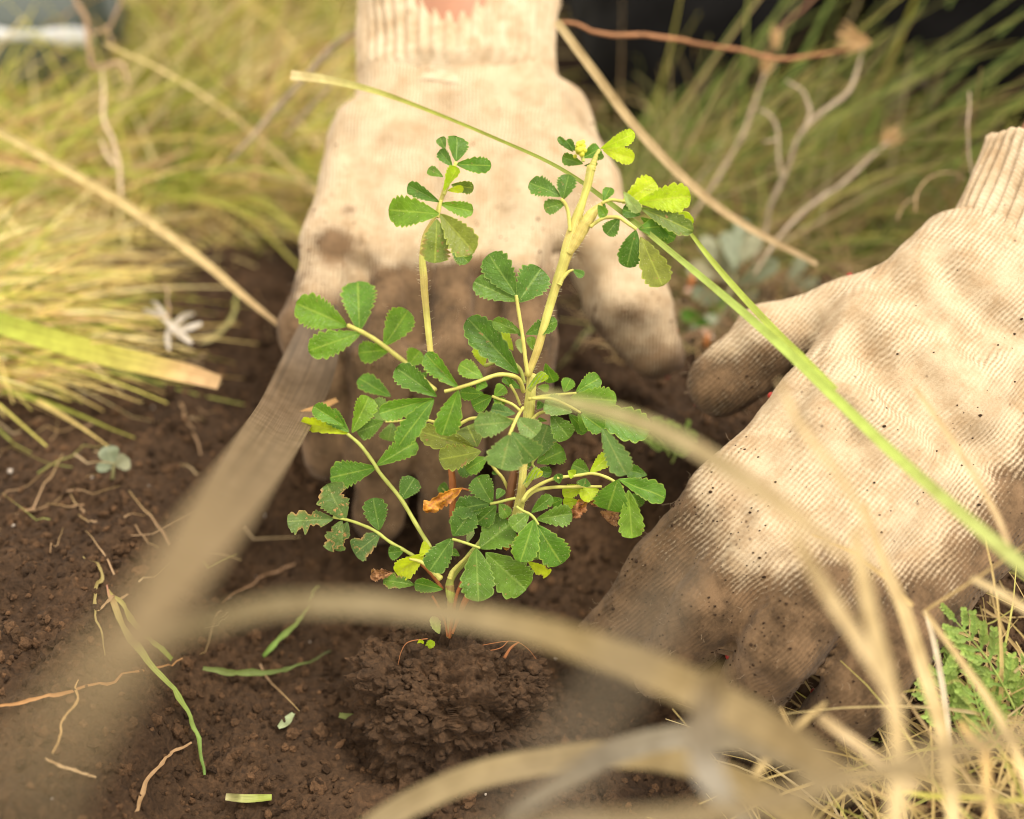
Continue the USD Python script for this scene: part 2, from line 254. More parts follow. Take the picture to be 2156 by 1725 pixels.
# loose crumbs of earth lying on the soil
def lump(seed, sub=3, rough=.6):
    s = trimesh.creation.icosphere(sub); v = np.array(s.vertices)
    r = 1 + rough * (fbm(v * 1.5 + seed * 9.1, 3, seed) - .5) * 2 + .30 * (fbm(v * 5 + seed * 3.3, 2, seed + 40) - .5)
    v = v * r[:, None] * np.array([1, .8 + .2 * math.sin(seed), .72]); return v, np.array(s.faces)
def instancer(name, protos, pos, scale, quat, which, mat_names, label, cat):
    pi = UsdGeom.PointInstancer.Define(stage, numbered('/World', name)); base = str(pi.GetPath())
    for k, (p, mm) in enumerate(zip(protos, mat_names)):
        usdkit.mesh(stage, f'{base}/piece_{k:03d}', p, M[mm], smooth=True); pi.GetPrototypesRel().AddTarget(f'{base}/piece_{k:03d}')
    pi.CreatePositionsAttr(Vt.Vec3fArray.FromNumpy(pos.astype(np.float32))); pi.CreateScalesAttr(Vt.Vec3fArray.FromNumpy(scale.astype(np.float32)))
    pi.CreateOrientationsAttr(Vt.QuathArray([Gf.Quath(*map(float, q)) for q in quat])); pi.CreateProtoIndicesAttr(Vt.IntArray.FromNumpy(which.astype(np.int32)))
    return tag(pi.GetPrim(), label, cat, kind='stuff')
def rand_quat(n):
    q = NR.normal(size=(n, 4)); return unit(q)
n = 24000
cx, cy = NR.uniform(-.30, .22, n), NR.uniform(-.15, .40, n)
keep = (cy < .17 + .10 * (cx < -.05)) | (NR.random(n) < .35)
cx, cy = cx[keep], cy[keep]; n = len(cx)
sz = np.clip(np.exp(NR.normal(-7.0, .50, n)), .0003, .0032)
instancer('soil_crumbs', [lump(k) for k in range(6)], np.stack([cx, cy, height(cx, cy) + sz * .35], 1), sz[:, None] * NR.uniform(.75, 1.25, (n, 3)), rand_quat(n), NR.integers(0, 6, n), ['crumb'] * 6,
          'loose dark brown crumbs of earth scattered over the dug soil', 'soil')
n = 90
cx, cy = NR.uniform(-.28, .16, n), NR.uniform(-.14, .30, n); sz = np.exp(NR.normal(-7.35, .35, n))
instancer('pale_grit', [lump(k + 20, 1) for k in range(3)], np.stack([cx, cy, height(cx, cy) + sz * .8], 1), np.repeat(sz[:, None], 3, 1), rand_quat(n), NR.integers(0, 3, n), ['pebble'] * 3,
          'tiny pale grit grains sprinkled through the dark soil', 'grit')

# ------------------------------------------------------------------ distance fields -> one smooth skin
def surface_nets(F, lo, h):
    s = F < 0; nx, ny, nz = F.shape
    C = [s[i:nx - 1 + i, j:ny - 1 + j, k:nz - 1 + k] for i in (0, 1) for j in (0, 1) for k in (0, 1)]
    tot = sum(x.astype(np.int8) for x in C); act = (tot > 0) & (tot < 8)
    idx = np.argwhere(act); num = -np.ones(act.shape, np.int64); num[act] = np.arange(len(idx))
    acc, cnt = np.zeros((len(idx), 3)), np.zeros(len(idx))
    corner = lambda o: F[idx[:, 0] + o[0], idx[:, 1] + o[1], idx[:, 2] + o[2]]
    for ax in range(3):
        for b in (0, 1):
            for cc in (0, 1):
                o = [b, cc]; o.insert(ax, 0); o2 = list(o); o2[ax] = 1
                f0, f1 = corner(o), corner(o2); cr = (f0 < 0) != (f1 < 0)
                t = np.where(cr, f0 / np.where(cr, f0 - f1, 1), 0); p = np.array(o, float)[None] + t[:, None] * np.eye(3)[ax]
                acc[cr] += p[cr]; cnt[cr] += 1
    v = lo + h * (idx + acc / cnt[:, None]); faces = []
    for ax in range(3):
        a0 = [slice(None)] * 3; a1 = [slice(None)] * 3; a0[ax], a1[ax] = slice(0, -1), slice(1, None)
        e = np.argwhere(s[tuple(a0)] != s[tuple(a1)]); b, cc = [x for x in range(3) if x != ax]
        e = e[(e[:, b] > 0) & (e[:, cc] > 0) & (e[:, b] < F.shape[b] - 1) & (e[:, cc] < F.shape[cc] - 1)]
        def cell(db, dc):
            q = e.copy(); q[:, b] -= db; q[:, cc] -= dc; return num[q[:, 0], q[:, 1], q[:, 2]]
        q = np.stack([cell(1, 1), cell(0, 1), cell(0, 0), cell(1, 0)], 1)
        flip = s[e[:, 0], e[:, 1], e[:, 2]] ^ (ax == 1)
        q = np.where(flip[:, None], q, q[:, ::-1]); faces.append(q)
    q = np.vstack(faces); return v, np.vstack([q[:, [0, 1, 2]], q[:, [0, 2, 3]]])
def skin(chains, h, k0, grow=0.0, smooth_passes=3, tight=None, fine_k=.38):
    """chains: lists of (point, radius); neighbours in a chain are joined by cones and everything melts together over k metres."""
    P = np.vstack([np.array([p for p, r in ch]) for ch in chains]); rm = max(r for ch in chains for p, r in ch) + grow + 2 * h
    lo = P.min(0) - rm; n = np.ceil((P.max(0) + rm - lo) / h).astype(int) + 2
    ax = [lo[i] + h * np.arange(n[i]) for i in range(3)]; F = np.full(n, 1e3, np.float32)
    for ci, ch in enumerate(chains):
        for si, ((a, ra), (b, rb)) in enumerate(zip(ch[:-1], ch[1:])):
            k = k0 if tight is None or ci >= len(tight) or si < tight[ci] else k0 * fine_k
            a, b = np.asarray(a, float), np.asarray(b, float); m = max(ra, rb) + grow + 3 * k + 3 * h
            sl = tuple(slice(max(0, int((min(a[i], b[i]) - m - lo[i]) / h)), int((max(a[i], b[i]) + m - lo[i]) / h) + 2) for i in range(3))
            X, Y, Z = ax[0][sl[0]][:, None, None], ax[1][sl[1]][None, :, None], ax[2][sl[2]][None, None, :]
            d = b - a; t = np.clip(((X - a[0]) * d[0] + (Y - a[1]) * d[1] + (Z - a[2]) * d[2]) / (d @ d + 1e-12), 0, 1)
            D = np.sqrt((X - a[0] - t * d[0]) ** 2 + (Y - a[1] - t * d[1]) ** 2 + (Z - a[2] - t * d[2]) ** 2) - (ra + t * (rb - ra)) - grow
            g = F[sl]; hh = np.maximum(k - np.abs(g - D), 0) / k; F[sl] = np.minimum(g, D) - hh * hh * k / 4
    v, f = surface_nets(F, lo, h); m = trimesh.Trimesh(v, f, process=False); trimesh.smoothing.filter_taubin(m, iterations=smooth_passes)
    if m.volume < 0: m.invert()
    return m
def px_of(v):
    q = v - EYE; d = q @ FWD
    return np.stack([1078 + (q @ RT) / d / TX * 1078, 862.5 - (q @ UP) / d / TX * 1078, d], 1)
def J(px, py, d, r): return cam(px, py, d), size(r, d)

# ------------------------------------------------------------------ the gloved person
HAND_R = [
    [J(770, 292, .620, 82), J(714, 505, .605, 73), J(664, 690, .590, 66), J(668, 830, .590, 60), J(690, 960, .597, 52)],
    [J(880, 225, .622, 72), J(820, 565, .603, 74), J(805, 760, .582, 68), J(800, 950, .590, 61), J(800, 1090, .603, 54)],
    [J(1010, 225, .622, 72), J(950, 575, .600, 75), J(952, 770, .578, 69), J(945, 960, .590, 62), J(935, 1110, .605, 55)],
    [J(1130, 240, .625, 74), J(1092, 555, .602, 75), J(1102, 730, .585, 68), J(1096, 900, .592, 61), J(1088, 1040, .602, 54)],
    [J(1160, 250, .630, 84), J(1215, 400, .620, 84), J(1268, 520, .612, 80), J(1322, 640, .608, 80), J(1378, 738, .612, 66)],
    [J(862, 60, .643, 80), J(858, 190, .634, 96), J(850, 300, .624, 86)], [J(1060, 60, .643, 80), J(1064, 190, .634, 98), J(1060, 300, .624, 86)], [J(960, 60, .643, 86), J(960, 190, .634, 104), J(960, 320, .624, 86)]]
HAND_L = [
    [J(2030, 540, .550, 100), J(1850, 720, .535, 110), J(1740, 850, .520, 96), J(1528, 1058, .510, 82), J(1398, 1195, .520, 70), J(1276, 1345, .540, 60)],
    [J(2090, 590, .540, 112), J(1800, 900, .510, 110), J(1595, 1135, .498, 88), J(1500, 1275, .500, 80), J(1400, 1405, .525, 66)],
    [J(2150, 670, .535, 116), J(1930, 960, .505, 112), J(1727, 1232, .486, 92), J(1645, 1362, .486, 84), J(1560, 1480, .512, 70)],
    [J(2230, 800, .535, 116), J(2060, 1090, .505, 110), J(1884, 1330, .486, 92), J(1808, 1450, .486, 82), J(1733, 1555, .508, 70)],
    [J(1900, 640, .550, 90), J(1760, 680, .553, 86), J(1625, 722, .556, 82), J(1520, 802, .562, 70)],
    [J(2150, 470, .557, 105), J(2095, 590, .549, 118), J(2040, 720, .54, 110)], [J(2330, 500, .557, 105), J(2235, 650, .549, 120), J(2180, 780, .54, 110)]]
RW, LW = cam(960, -60, .648), cam(2310, 330, .566)
RE, LE = RW + np.array([-.08, .14, .20]), LW + np.array([.13, .16, .13])
RS, LS = np.array([-.06, .62, .52]), np.array([.36, .64, .52])
NECK, HEADC = np.array([.15, .58, .60]), np.array([.16, .50, .72])
HIPR, HIPL = np.array([.06, .98, .22]), np.array([.28, .99, .22])
KNR, KNL = cam(1470, 40, .93), cam(2130, 55, .87)
FTR, FTL = KNR + [.02, .42, -.02], KNL + [.03, .44, -.02]
person = thing('person', 'person kneeling in dark clothes, both hands in muddy cream gloves pressing soil around the seedling', 'person')
arms = [[(RS, .05), (RE, .042), (RW, .027), (cam(960, 60, .642), .024), (cam(958, 330, .622), .012)], [(LS, .05), (LE, .042), (LW, .027), (cam(2240, 450, .56), .024), (cam(2080, 720, .535), .012)]]
legs = [[(HIPR, .085), (KNR, .058), (FTR, .04)], [(HIPL, .085), (KNL, .055), (FTL, .04)]]
trunk = [[(HIPR, .10), (np.array([.12, .80, .40]), .12), (np.array([.12, .66, .52]), .10)], [(HIPL, .10), (np.array([.20, .80, .40]), .12), (np.array([.20, .66, .52]), .10)], [(RS, .055), (NECK, .05), (LS, .055)], [(NECK, .05), (HEADC, .075), (HEADC + [0, .03, .05], .085)], [(HEADC + [0, -.07, .0], .014), (HEADC + [0, -.095, -.018], .014)],
         [(HEADC + [-.085, .02, .03], .014), (HEADC + [-.088, .02, .0], .012)], [(HEADC + [.085, .02, .03], .014), (HEADC + [.088, .02, .0], .012)]]
obj('body', skin(arms + legs + trunk, .009, .02), 'skin', person)
tr = skin(legs + [[(HIPR, .11), (HIPL, .11)]], .008, .03, .014)
v = np.array(tr.vertices); tr.vertices = v + np.array(tr.vertex_normals) * ((fbm(v * 26 + 3, 3, 4) - .5) * .022)[:, None]
obj('trousers', tr, 'dark_cloth', person)
jk = skin(trunk[:3] + [[(RS, .058), (RE, .050), (RE + (RW - RE) * .35, .042)], [(LS, .058), (LE, .05), (LE + (LW - LE) * .35, .042)]], .009, .03, .014)
v = np.array(jk.vertices); jk.vertices = v + np.array(jk.vertex_normals) * ((fbm(v * 20 + 8, 3, 5) - .5) * .02)[:, None]
obj('jacket', jk, 'dark_cloth', person)
obj('hair', skin([[(HEADC + [0, .045, .06], .092), (HEADC + [0, .06, .02], .085)]], .008, .02), 'hair', person)

def cuff(parent, p0, p1, ra, rb, mat_name, dirt, ribs, flare):
    """A ribbed knitted wrist with a rolled rim, open at the far end."""
    axisv = unit(p1 - p0); a = unit(np.cross(axisv, FWD)); b = np.cross(a, axisv); L = np.linalg.norm(p1 - p0)
    prof = [(s, (1 + flare * (s - .45) ** 2 * 4 - flare * .3) * (1 - .16 * (1 - sstep(s, -.1, .16))), sstep(s, -.05, .25)) for s in np.linspace(-.2, .93, 44)]
    e = prof[-1][1]
    prof += [(.97, e * 1.02, .8), (1.0, e * 1.005, .5), (1.012, e * .97, .3), (1.0, e * .93, .2), (.95, e * .92, .2), (.6, e * .90, .1), (.2, e * .9, .1)]
    th = np.linspace(0, 2 * np.pi, 360, endpoint=False); rows = []; kn = []
    for s, r, k in prof:
        rr = r * (1 + .030 * k * np.sign(np.cos(ribs * th)) * np.abs(np.cos(ribs * th)) ** .6 + .02 * np.sin(3 * th + 4 * s) + .012 * np.sin(7 * th - 6 * s))
        wob = .004 * np.sin(2 * th + 1) * max(s, 0) + .0012 * np.sin(9 * th)
        rows.append(p0 + axisv * (s * L + wob[:, None]) + (rr * np.cos(th))[:, None] * a * ra + (rr * np.sin(th))[:, None] * b * rb)
        kn.append(np.stack([th * ra, np.full_like(th, s * L), np.full_like(th, dirt)], 1))
    v = np.vstack(rows); f = grid_faces(len(prof), len(th), True)
    m = trimesh.Trimesh(v, f, process=False)
    if np.dot(m.face_normals[0], v[f[0]].mean(0) - p0) < 0: f = f[:, ::-1]
    kk = np.vstack(kn); kk[:, 0] = 0.0005
    return obj('cuff', (v, f), mat_name, parent, knit=kk)
def glove(hand, tight, mat_name, along, lateral, dirt_fn, folds, cuff_args, label, dots):
    m = skin(hand, .0021, .0085, 0, 3, tight, .38 if hand is HAND_L else .8)
    v, nrm = np.array(m.vertices), np.array(m.vertex_normals); q = px_of(v); facing = np.clip((nrm @ -FWD) + .2, 0, 1)
    for (pts, depth, wid) in folds:
        pl = spline(pts, 30); d = np.min(np.hypot(q[:, None, 0] - pl[None, :, 0], q[:, None, 1] - pl[None, :, 1]), 1)
        v = v - nrm * (facing * depth * np.exp(-(d / wid) ** 2))[:, None]
    v = v + nrm * ((fbm(v * 45, 3, 11) - .5) * .0060 + (fbm(v * 170, 2, 12) - .5) * .0009)[:, None]
    o = v.mean(0); kn = np.stack([(v - o) @ lateral, (v - o) @ along, np.clip(dirt_fn(q, v), 0, 1)], 1)
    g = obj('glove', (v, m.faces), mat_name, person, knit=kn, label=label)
    cuff(g, *cuff_args)
    # rubber grip dots on the palm side, seen along the rims
    back = np.where(nrm @ -FWD < -.25)[0]; bag = Bag(); s = trimesh.creation.icosphere(1); taken = np.zeros((0, 3))
    for i in back[NR.permutation(len(back))]:
        if len(taken) > 170: break
        if len(taken) and np.min(np.linalg.norm(taken - v[i], axis=1)) < .0065: continue
        taken = np.vstack([taken, v[i]]); bag.add(v[i] + np.array(s.vertices) * .0013, s.faces)
    bag.build('grip_dots', 'red_dot', g, kind='stuff')
    # grains of soil caught in the knit
    prob = np.clip(kn[:, 2] * 1.2 + .015, 0, 1) * (nrm @ -FWD > .05) * np.clip(fbm(v * 60, 2, 77) * 3 - 1.1, .03, 1); prob = prob / prob.sum(); mud = Bag()
    for i in NR.choice(len(v), 900, replace=False, p=prob):
        lv, lf = lump(int(i % 7), 1); mud.add(v[i] + lv * min(math.exp(R.gauss(-8.2, .45)), .0008), lf)
    mud.build('mud_grains', 'crumb', g, kind='stuff')
    # stray fibres of the yarn
    ids = NR.choice(len(v), 800, replace=False); fb = Bag()
    for i in ids:
        d = unit(nrm[i] + NR.normal(size=3) * .9); L = NR.uniform(.0015, .005); mid = v[i] + d * L * .5 + NR.normal(size=3) * .0008
        pv, pf = tube(np.array([v[i] - nrm[i] * .0004, mid, v[i] + d * L * .8 + nrm[i] * .0003]), .000045, 3, False); fb.add(pv, pf, (.42, .33, .23))
    fb.build('yarn_fuzz', 'dry_stem', g, kind='stuff')
    return g
n0 = unit(np.array([.83, .555])); d0 = unit(np.array([-.555, .83]))
def dirt_r(q, v):
    thumb = (q[:, 0] > 1195) * sstep(q[:, 1], 380, 520)
    nz = (fbm(v * 42, 3, 31) - .5) * 190
    main = sstep(q[:, 1] + nz - 40 * (q[:, 0] < 760), 440, 690) * .80 + sstep(q[:, 1], 700, 1000) * .4
    blot = sum(a * np.exp(-((q[:, 0] - x) / r) ** 2 - ((q[:, 1] - y) / (r * .8)) ** 2) for x, y, r, a in [(700, 512, 62, .55), (845, 590, 60, .4), (985, 590, 66, .45), (735, 440, 24, .4), (728, 352, 18, .35), (890, 490, 26, .3), (1120, 300, 34, .28), (1010, 300, 26, .22), (870, 420, 30, .22), (1040, 470, 40, .22), (760, 620, 60, .3), (1230, 700, 60, .3), (1330, 660, 40, .3)])
    return np.where(thumb > .5, sstep(q[:, 1] + nz, 560, 860) * .50 + .12, main) + blot + .12 * sstep(q[:, 1], 220, 420)
def dirt_l(q, v):
    s = q[:, 0] * d0[0] + q[:, 1] * d0[1]; cc = q[:, 0] * n0[0] + q[:, 1] * n0[1]; nz = (fbm(v * 38, 3, 33) - .5)
    d = sstep(s + nz * 300 + 0, -190, 270) * .84 + sstep(cc + nz * 360, 2130, 2460) * .60 + .16 * sstep(cc, 1900, 2200) + sstep(1850 - cc + nz * 120, 60, 170) * sstep(s, -330, 0) * .3
    th = (q[:, 2] > .535) & (q[:, 0] < 1760) & (q[:, 1] < 900)
    return np.where(th, .30 + sstep(q[:, 1] + nz * 120, 690, 800) * .4, d)
RAL = unit(cam(940, 600, .6) - cam(960, 200, .625)); LAL = unit(cam(1650, 1250, .49) - cam(2170, 620, .54))
rlat = unit(np.cross(RAL, FWD)); llat = unit(np.cross(LAL, FWD))
glove(HAND_R, (1, 1, 1, 1, 2), 'knit_cotton', RAL, rlat, dirt_r, [([(730, 300), (760, 420)], .002, 26), ([(1185, 560), (1205, 660), (1215, 760)], .010, 40), ([(885, 560), (875, 700)], .006, 26), ([(1025, 580), (1030, 720)], .006, 26), ([(760, 560), (738, 700)], .006, 24)],
      (cam(961, 190, .632), cam(965, 12, .645), size(206, .635), .0262, 'knit_cotton', .04, 46, .03), 'glove with its ribbed cuff upright, thumb to the right, behind the seedling', True)
glove(HAND_L, (3, 2, 2, 2, 1), 'knit_cotton_streaked', LAL, llat, dirt_l, [([(1870, 590), (1950, 650), (2070, 730)], .0068, 34), ([(1810, 720), (1880, 800), (1960, 880), (2010, 950)], .0080, 36), ([(1985, 560), (2060, 640), (2150, 700)], .0055, 30), ([(1760, 850), (1800, 930)], .0035, 26), ([(1560, 1090), (1500, 1160)], .004, 30), ([(1650, 1180), (1720, 1150)], .003, 20), ([(1930, 760), (2010, 870), (2110, 980)], .005, 26), ([(1720, 690), (1690, 800), (1650, 890)], .003, 24)],
      (cam(2160, 620, .548), cam(2262, 392, .562), size(203, .55), .0275, 'knit_cotton_streaked', .06, 44, .04), 'glove reaching in from the right edge with mud streaked fingers', True)

# ------------------------------------------------------------------ the seedling
# tracings: leaf feet, tips and widths in four tracing frames; each frame maps to the picture's grid, and each leaf stands at its own distance
FRAMES = {'A': (700, 300, 2.783), 'B': (1180, 300, 2.875), 'C': (700, 880, 2.783), 'D': (1140, 720, 2.1036)}
def fr(k, x, y):
    a, b, s = FRAMES[k]; return (a + x / s) * .84219, (b + y / s) * .84219
def plant_depth(py): return .500 + .012 * (py - 800) / 600          # the shoot leans back a little
seedling = thing('seedling', 'young green seedling with toothed leaflets standing in a clod of soil between the gloves', 'plant')

def leaflet(parent, p0, p1, w, mat_name, fold=.25, bend=.12, roll=0.0, seed=0, teeth=8.5, bite=0.0, name='leaflet', label=None, round_=3.0):
    crk = .30 if mat_name in ('leaf_orange', 'leaf_brown') else 0.0; bite = bite or (.25 if crk else 0)
    L = np.linalg.norm(p1 - p0); t = (p1 - p0) / L; n = EYE - (p0 + p1) / 2; n = unit(n - t * (n @ t)); b = np.cross(t, n)
    b, n = b * math.cos(roll) + n * math.sin(roll), n * math.cos(roll) - b * math.sin(roll)
    ns, nv = 81, 11; s = np.linspace(0, 1, ns); u = np.linspace(-1, 1, nv); rg = np.random.default_rng(seed + 100)
    round_ = rg.uniform(2.6, 5.0) if round_ == 3.0 else round_; prof = s ** .72 * (1 - s ** round_) ** .52; prof = prof / prof.max()
    def edge(k):
        ph = ((s + .05 * np.sin(s * 9 + rg.uniform(0, 6))) * teeth + rg.uniform(0, 1)) % 1; saw = np.where(ph < .66, ph / .66, (1 - ph) / .34) ** .55
        e = prof * (1 + rg.uniform(.20, .31) * (saw - .62) * sstep(s, .16, .34) * (1 - .35 * sstep(s, .9, 1))) * (1 + .07 * (noise(np.stack([s * 3.1, s * 0 + seed, s * 0 + k], 1), 3) - .5))
        nib = np.zeros(ns)
        if bite:
            for _ in range(2):
                c0, ww = rg.uniform(.40, .92), rg.uniform(.06, .15); dd = bite * rg.uniform(.5, 1.0); cut = np.exp(-((s - c0) / ww) ** 4) * (.85 + .15 * np.sin(s * 41 + seed))
                e = e * (1 - dd * cut); nib = np.maximum(nib, cut)
        return e, nib
    (e0, b0), (e1, b1) = edge(0), edge(1)
    half = np.where(u[None] < 0, e0[:, None], e1[:, None]) * np.abs(u)[None]
    X = half * np.sign(u)[None] * w / 2; fa = fold * (1 - .3 * s)[:, None]
    side = np.abs(X)
    h = side * np.sin(fa) * 1.0 - bend * L * (s ** 2)[:, None] + .02 * L * np.sin(s * 5 + seed)[:, None] * u[None] - .0 * side
    h = h + .010 * L * np.abs(u)[None] ** .7 * np.sin(44 * (s[:, None] - .31 * np.abs(u)[None])) * sstep(s, .05, .3)[:, None] * (1 - .5 * np.abs(u)[None]) + .035 * L * (noise(np.stack(np.broadcast_arrays(s[:, None] * 4 + seed, u[None] * 1.5 + 7, 0 * s[:, None]), -1), 9) - .5)
    h = h + (.07 + crk) * L * (noise(np.stack(np.broadcast_arrays(s[:, None] * (2.6 + 14 * crk) + seed * 3, u[None] * (1.2 + 6 * crk) + 3, 0 * s[:, None]), -1), 19) - .5) * sstep(s, 0, .3)[:, None]
    h = h - h[0].mean()
    fwd = s[:, None] * L + .10 * side * (1 - s)[:, None]
    v = p0 + fwd[..., None] * t + (X * np.cos(fa))[..., None] * b + h[..., None] * n
    uv = np.stack(np.broadcast_arrays(s[:, None], u[None] * .5 + .5), -1).reshape(-1, 2)
    nib = np.where(u[None] < 0, b0[:, None], b1[:, None]) * sstep(np.abs(u), .70, .95)[None] if bite else np.zeros((ns, nv))
    ed = np.stack([np.broadcast_to(np.abs(u)[None], nib.shape), nib, nib * 0], -1).reshape(-1, 3)
    return obj(name, (v.reshape(-1, 3), grid_faces(ns, nv)), mat_name, parent, uv=uv, edge=ed, label=label)

COL = {'d': 'leaf_dark', 'm': 'leaf_mid', 'l': 'leaf_lime', 'o': 'leaf_olive', 'g': 'leaf_grey', 'w': 'leaf_worn', 'y': 'leaf_orange', 'b': 'leaf_brown', 'p': 'leaf_pale'}
STALK = {'k': (.36, .27, .10), 'y': (.58, .57, .15), 'g': (.42, .48, .11), 'r': (.34, .12, .035), 'b': (.19, .085, .035)}
def stalk(frame, pts, w, dz, col, n=28, w1=None):
    """(points, radii): a stalk traced in FRAME, w wide there; dz metres behind the shoot (a number, or one for each point)."""
    p = [fr(frame, *q[:2]) for q in pts]; z = np.broadcast_to(dz, (len(pts),)); s = FRAMES[frame][2] / .84219
    P = spline([cam(x, y, plant_depth(y) + d) for (x, y), d in zip(p, z)], n)
    W = np.linspace(w, w if w1 is None else w1, n) if np.ndim(w) == 0 else spline(np.array(w, float)[:, None], n)[:, 0]
    return P, size(W / s, plant_depth(900)) / 2
seedn = [0]
def leaf(frame, pts, w, dz, col, leaflets, name='leaf', label=None, w1=None, parent=seedling):
    P, r = stalk(frame, pts, w, dz, col, w1=w1); rip = 1 + .06 * np.sin(np.arange(len(r)) * 1.7)
    v, f = tube(P, r * rip, 9)
    o = obj(name, (v, f), 'fresh_stem', parent, tint=np.broadcast_to(STALK[col], v.shape), uv=np.stack([np.linspace(0, 1, len(v)), np.tile(np.linspace(0, 1, 9), len(v) // 9 + 1)[:len(v)]], 1), label=label)
    z = np.broadcast_to(dz, (len(pts),))
    for it in leaflets:
        x0, y0, x1, y1, wd, cc = it[:6]; k = dict(it[6]) if len(it) > 6 else {}
        seedn[0] += 1; rg = np.random.default_rng(seedn[0]); fk = k.pop('f', frame); a, b = fr(fk, x0, y0), fr(fk, x1, y1); s = FRAMES[fk][2] / .84219
        i = np.argmin([np.hypot(fr(frame, *q[:2])[0] - a[0], fr(frame, *q[:2])[1] - a[1]) for q in pts]); base = plant_depth(a[1]) + z[i] + k.pop('dz', 0.0)
        Lp = np.hypot(b[0] - a[0], b[1] - a[1]); tilt = k.pop('tilt', rg.uniform(-.30, .30)); tip = base + size(Lp, base) * tilt
        k.setdefault('fold', rg.uniform(.12, .42)); k.setdefault('bend', rg.uniform(-.10, .26)); k.setdefault('teeth', rg.uniform(6.5, 9.5)); k.setdefault('roll', rg.uniform(-.35, .35))
        leaflet(o, cam(*a, base), cam(*b, tip), size(wd / s, base) * rg.uniform(1.06, 1.2) / max(math.cos(k['roll']), .5), COL[cc], seed=seedn[0], **k)
    return o
def stem(frame, pts, w, dz, col, name='stem', label=None, parent=seedling, n=50, sides=12):
    P, r = stalk(frame, pts, w, dz, col, n=n); k = np.arange(n)
    v, f = tube(P, r * (1 + .022 * np.sin(k * .9) + .012 * np.sin(k * 2.3)), sides)
    tt = np.broadcast_to(STALK[col], v.shape).copy()
    if col == 'y':
        red = sstep(fbm(v * 90, 2, 5), .45, .7)[:, None]; tt = tt * (1 - .4 * red) + np.array([.55, .34, .14]) * .4 * red
    o = obj(name, (v, f), 'fresh_stem', parent, tint=tt, uv=np.stack([np.linspace(0, 1, len(v)), np.tile(np.linspace(0, 1, sides), len(v) // sides + 1)[:len(v)]], 1), label=label)
    if col == 'y':                                   # the fine down that covers the young shoots
        hb = Bag(); rg = np.random.default_rng(len(TAKEN)); t = unit(np.gradient(P, axis=0))
        for _ in range(int(5 * n)):
            i = rg.integers(1, n - 1); d = rg.normal(size=3); d = unit(d - t[i] * (d @ t[i])); b = P[i] + t[i] * rg.uniform(-.5, .5) * np.linalg.norm(P[1] - P[0]) + d * r[i] * .95
            pv, pf = tube(np.array([b, b + (d + t[i] * .4) * rg.uniform(.0006, .0016)]), .000026, 3, False); hb.add(pv, pf, (.80, .78, .55))
        hb.build('down_hairs', 'dry_stem', o, kind='stuff')
    return o

# the two tall shoots and the stock
stem('B', [(395, 1840), (430, 1760), (475, 1640), (530, 1440), (590, 1235), (620, 1150), (665, 1010), (705, 880), (750, 720), (800, 570), (835, 450), (858, 330)], [52, 54, 58, 61, 65, 76, 82, 100, 78, 54, 60, 64], 0, 'y', label='thick pale yellow shoot with reddish tinge')
stem('B', [(690, 960), (745, 870), (800, 770), (860, 680), (930, 605)], [60, 86, 96, 78, 30], -.001, 'y', 'side_shoot')
stem('A', [(1062, 1720), (1050, 1640), (1030, 1450), (1006, 1200), (1000, 1090), (990, 960), (1010, 800), (1080, 670), (1120, 560), (1160, 440), (1200, 320)], [44, 44, 46, 52, 56, 46, 34, 26, 32, 30, 18], .012, 'y', label='slender yellow shoot at the left')
stem('D', [(400, 455), (392, 560), (380, 680), (366, 820), (355, 940), (345, 1060), (335, 1130), (318, 1200), (285, 1290)], [52, 56, 60, 44, 42, 44, 54, 56, 36], .002, 'y')
stem('C', [(1470, 1240), (1390, 1330), (1290, 1450), (1200, 1560), (1180, 1640), (1200, 1740)], [44, 40, 44, 50, 62, 70], .004, 'g')
stem('C', [(1180, 1620), (1190, 1720), (1185, 1840), (1180, 1940), (1170, 2010)], [66, 58, 46, 40, 48], .004, 'k', 'woody_stem', label='woody brownish foot of the seedling')
stem('D', [(322, 905), (300, 1000), (285, 1090), (268, 1200), (255, 1300)], [34, 46, 48, 44, 30], .006, 'b', 'woody_stem', label='dry dark brown stem')
stem('C', [(1185, 780), (1200, 900), (1202, 1020), (1195, 1150)], [40, 52, 50, 40], .016, 'r', 'woody_stem')
stem('C', [(940, 1440), (1010, 1500), (1080, 1580), (1130, 1650)], 26, .006, 'r', 'woody_stem')
stem('C', [(1265, 1600), (1230, 1690), (1210, 1790), (1190, 1900), (1180, 1990)], 24, .0, 'r', 'woody_stem')
stem('C', [(1330, 1650), (1285, 1740), (1240, 1850), (1200, 1960)], [40, 44, 26, 18], -.002, 'r', 'woody_stem')
stem('C', [(1060, 1700), (1110, 1790), (1150, 1890), (1165, 1980)], 16, .0, 'r', 'woody_stem')
def scale_bud(frame, x0, y0, x1, y1, w, cc='l'):
    o = leaf(frame, [(x0, y0), ((x0 + x1) / 2, (y0 + y1) / 2), (x1, y1)], w * .3, -.003, 'g', [], name='leaf_bud', w1=w * .12)
    for k in range(6):
        t = k / 5; cx, cy = x0 + (x1 - x0) * t * .55, y0 + (y1 - y0) * t * .55
        off = (k - 2.5) / 2.5 * w * .22
        seedn[0] += 1; s = FRAMES[frame][2] / .84219; a = fr(frame, cx + off, cy + off * .5); b = fr(frame, x1 + off * .9, y1 + off * .7)
        leaflet(o, cam(*a, plant_depth(a[1]) - .004 - .0006 * k), cam(*b, plant_depth(b[1]) - .005 - .0006 * k), size(w * .42 / s, .5), COL[cc if k % 2 else 'p'], fold=.8, bend=-.02, seed=seedn[0], teeth=5)
scale_bud('D', 385, 540, 470, 448, 70); scale_bud('D', 365, 1045, 440, 952, 74)

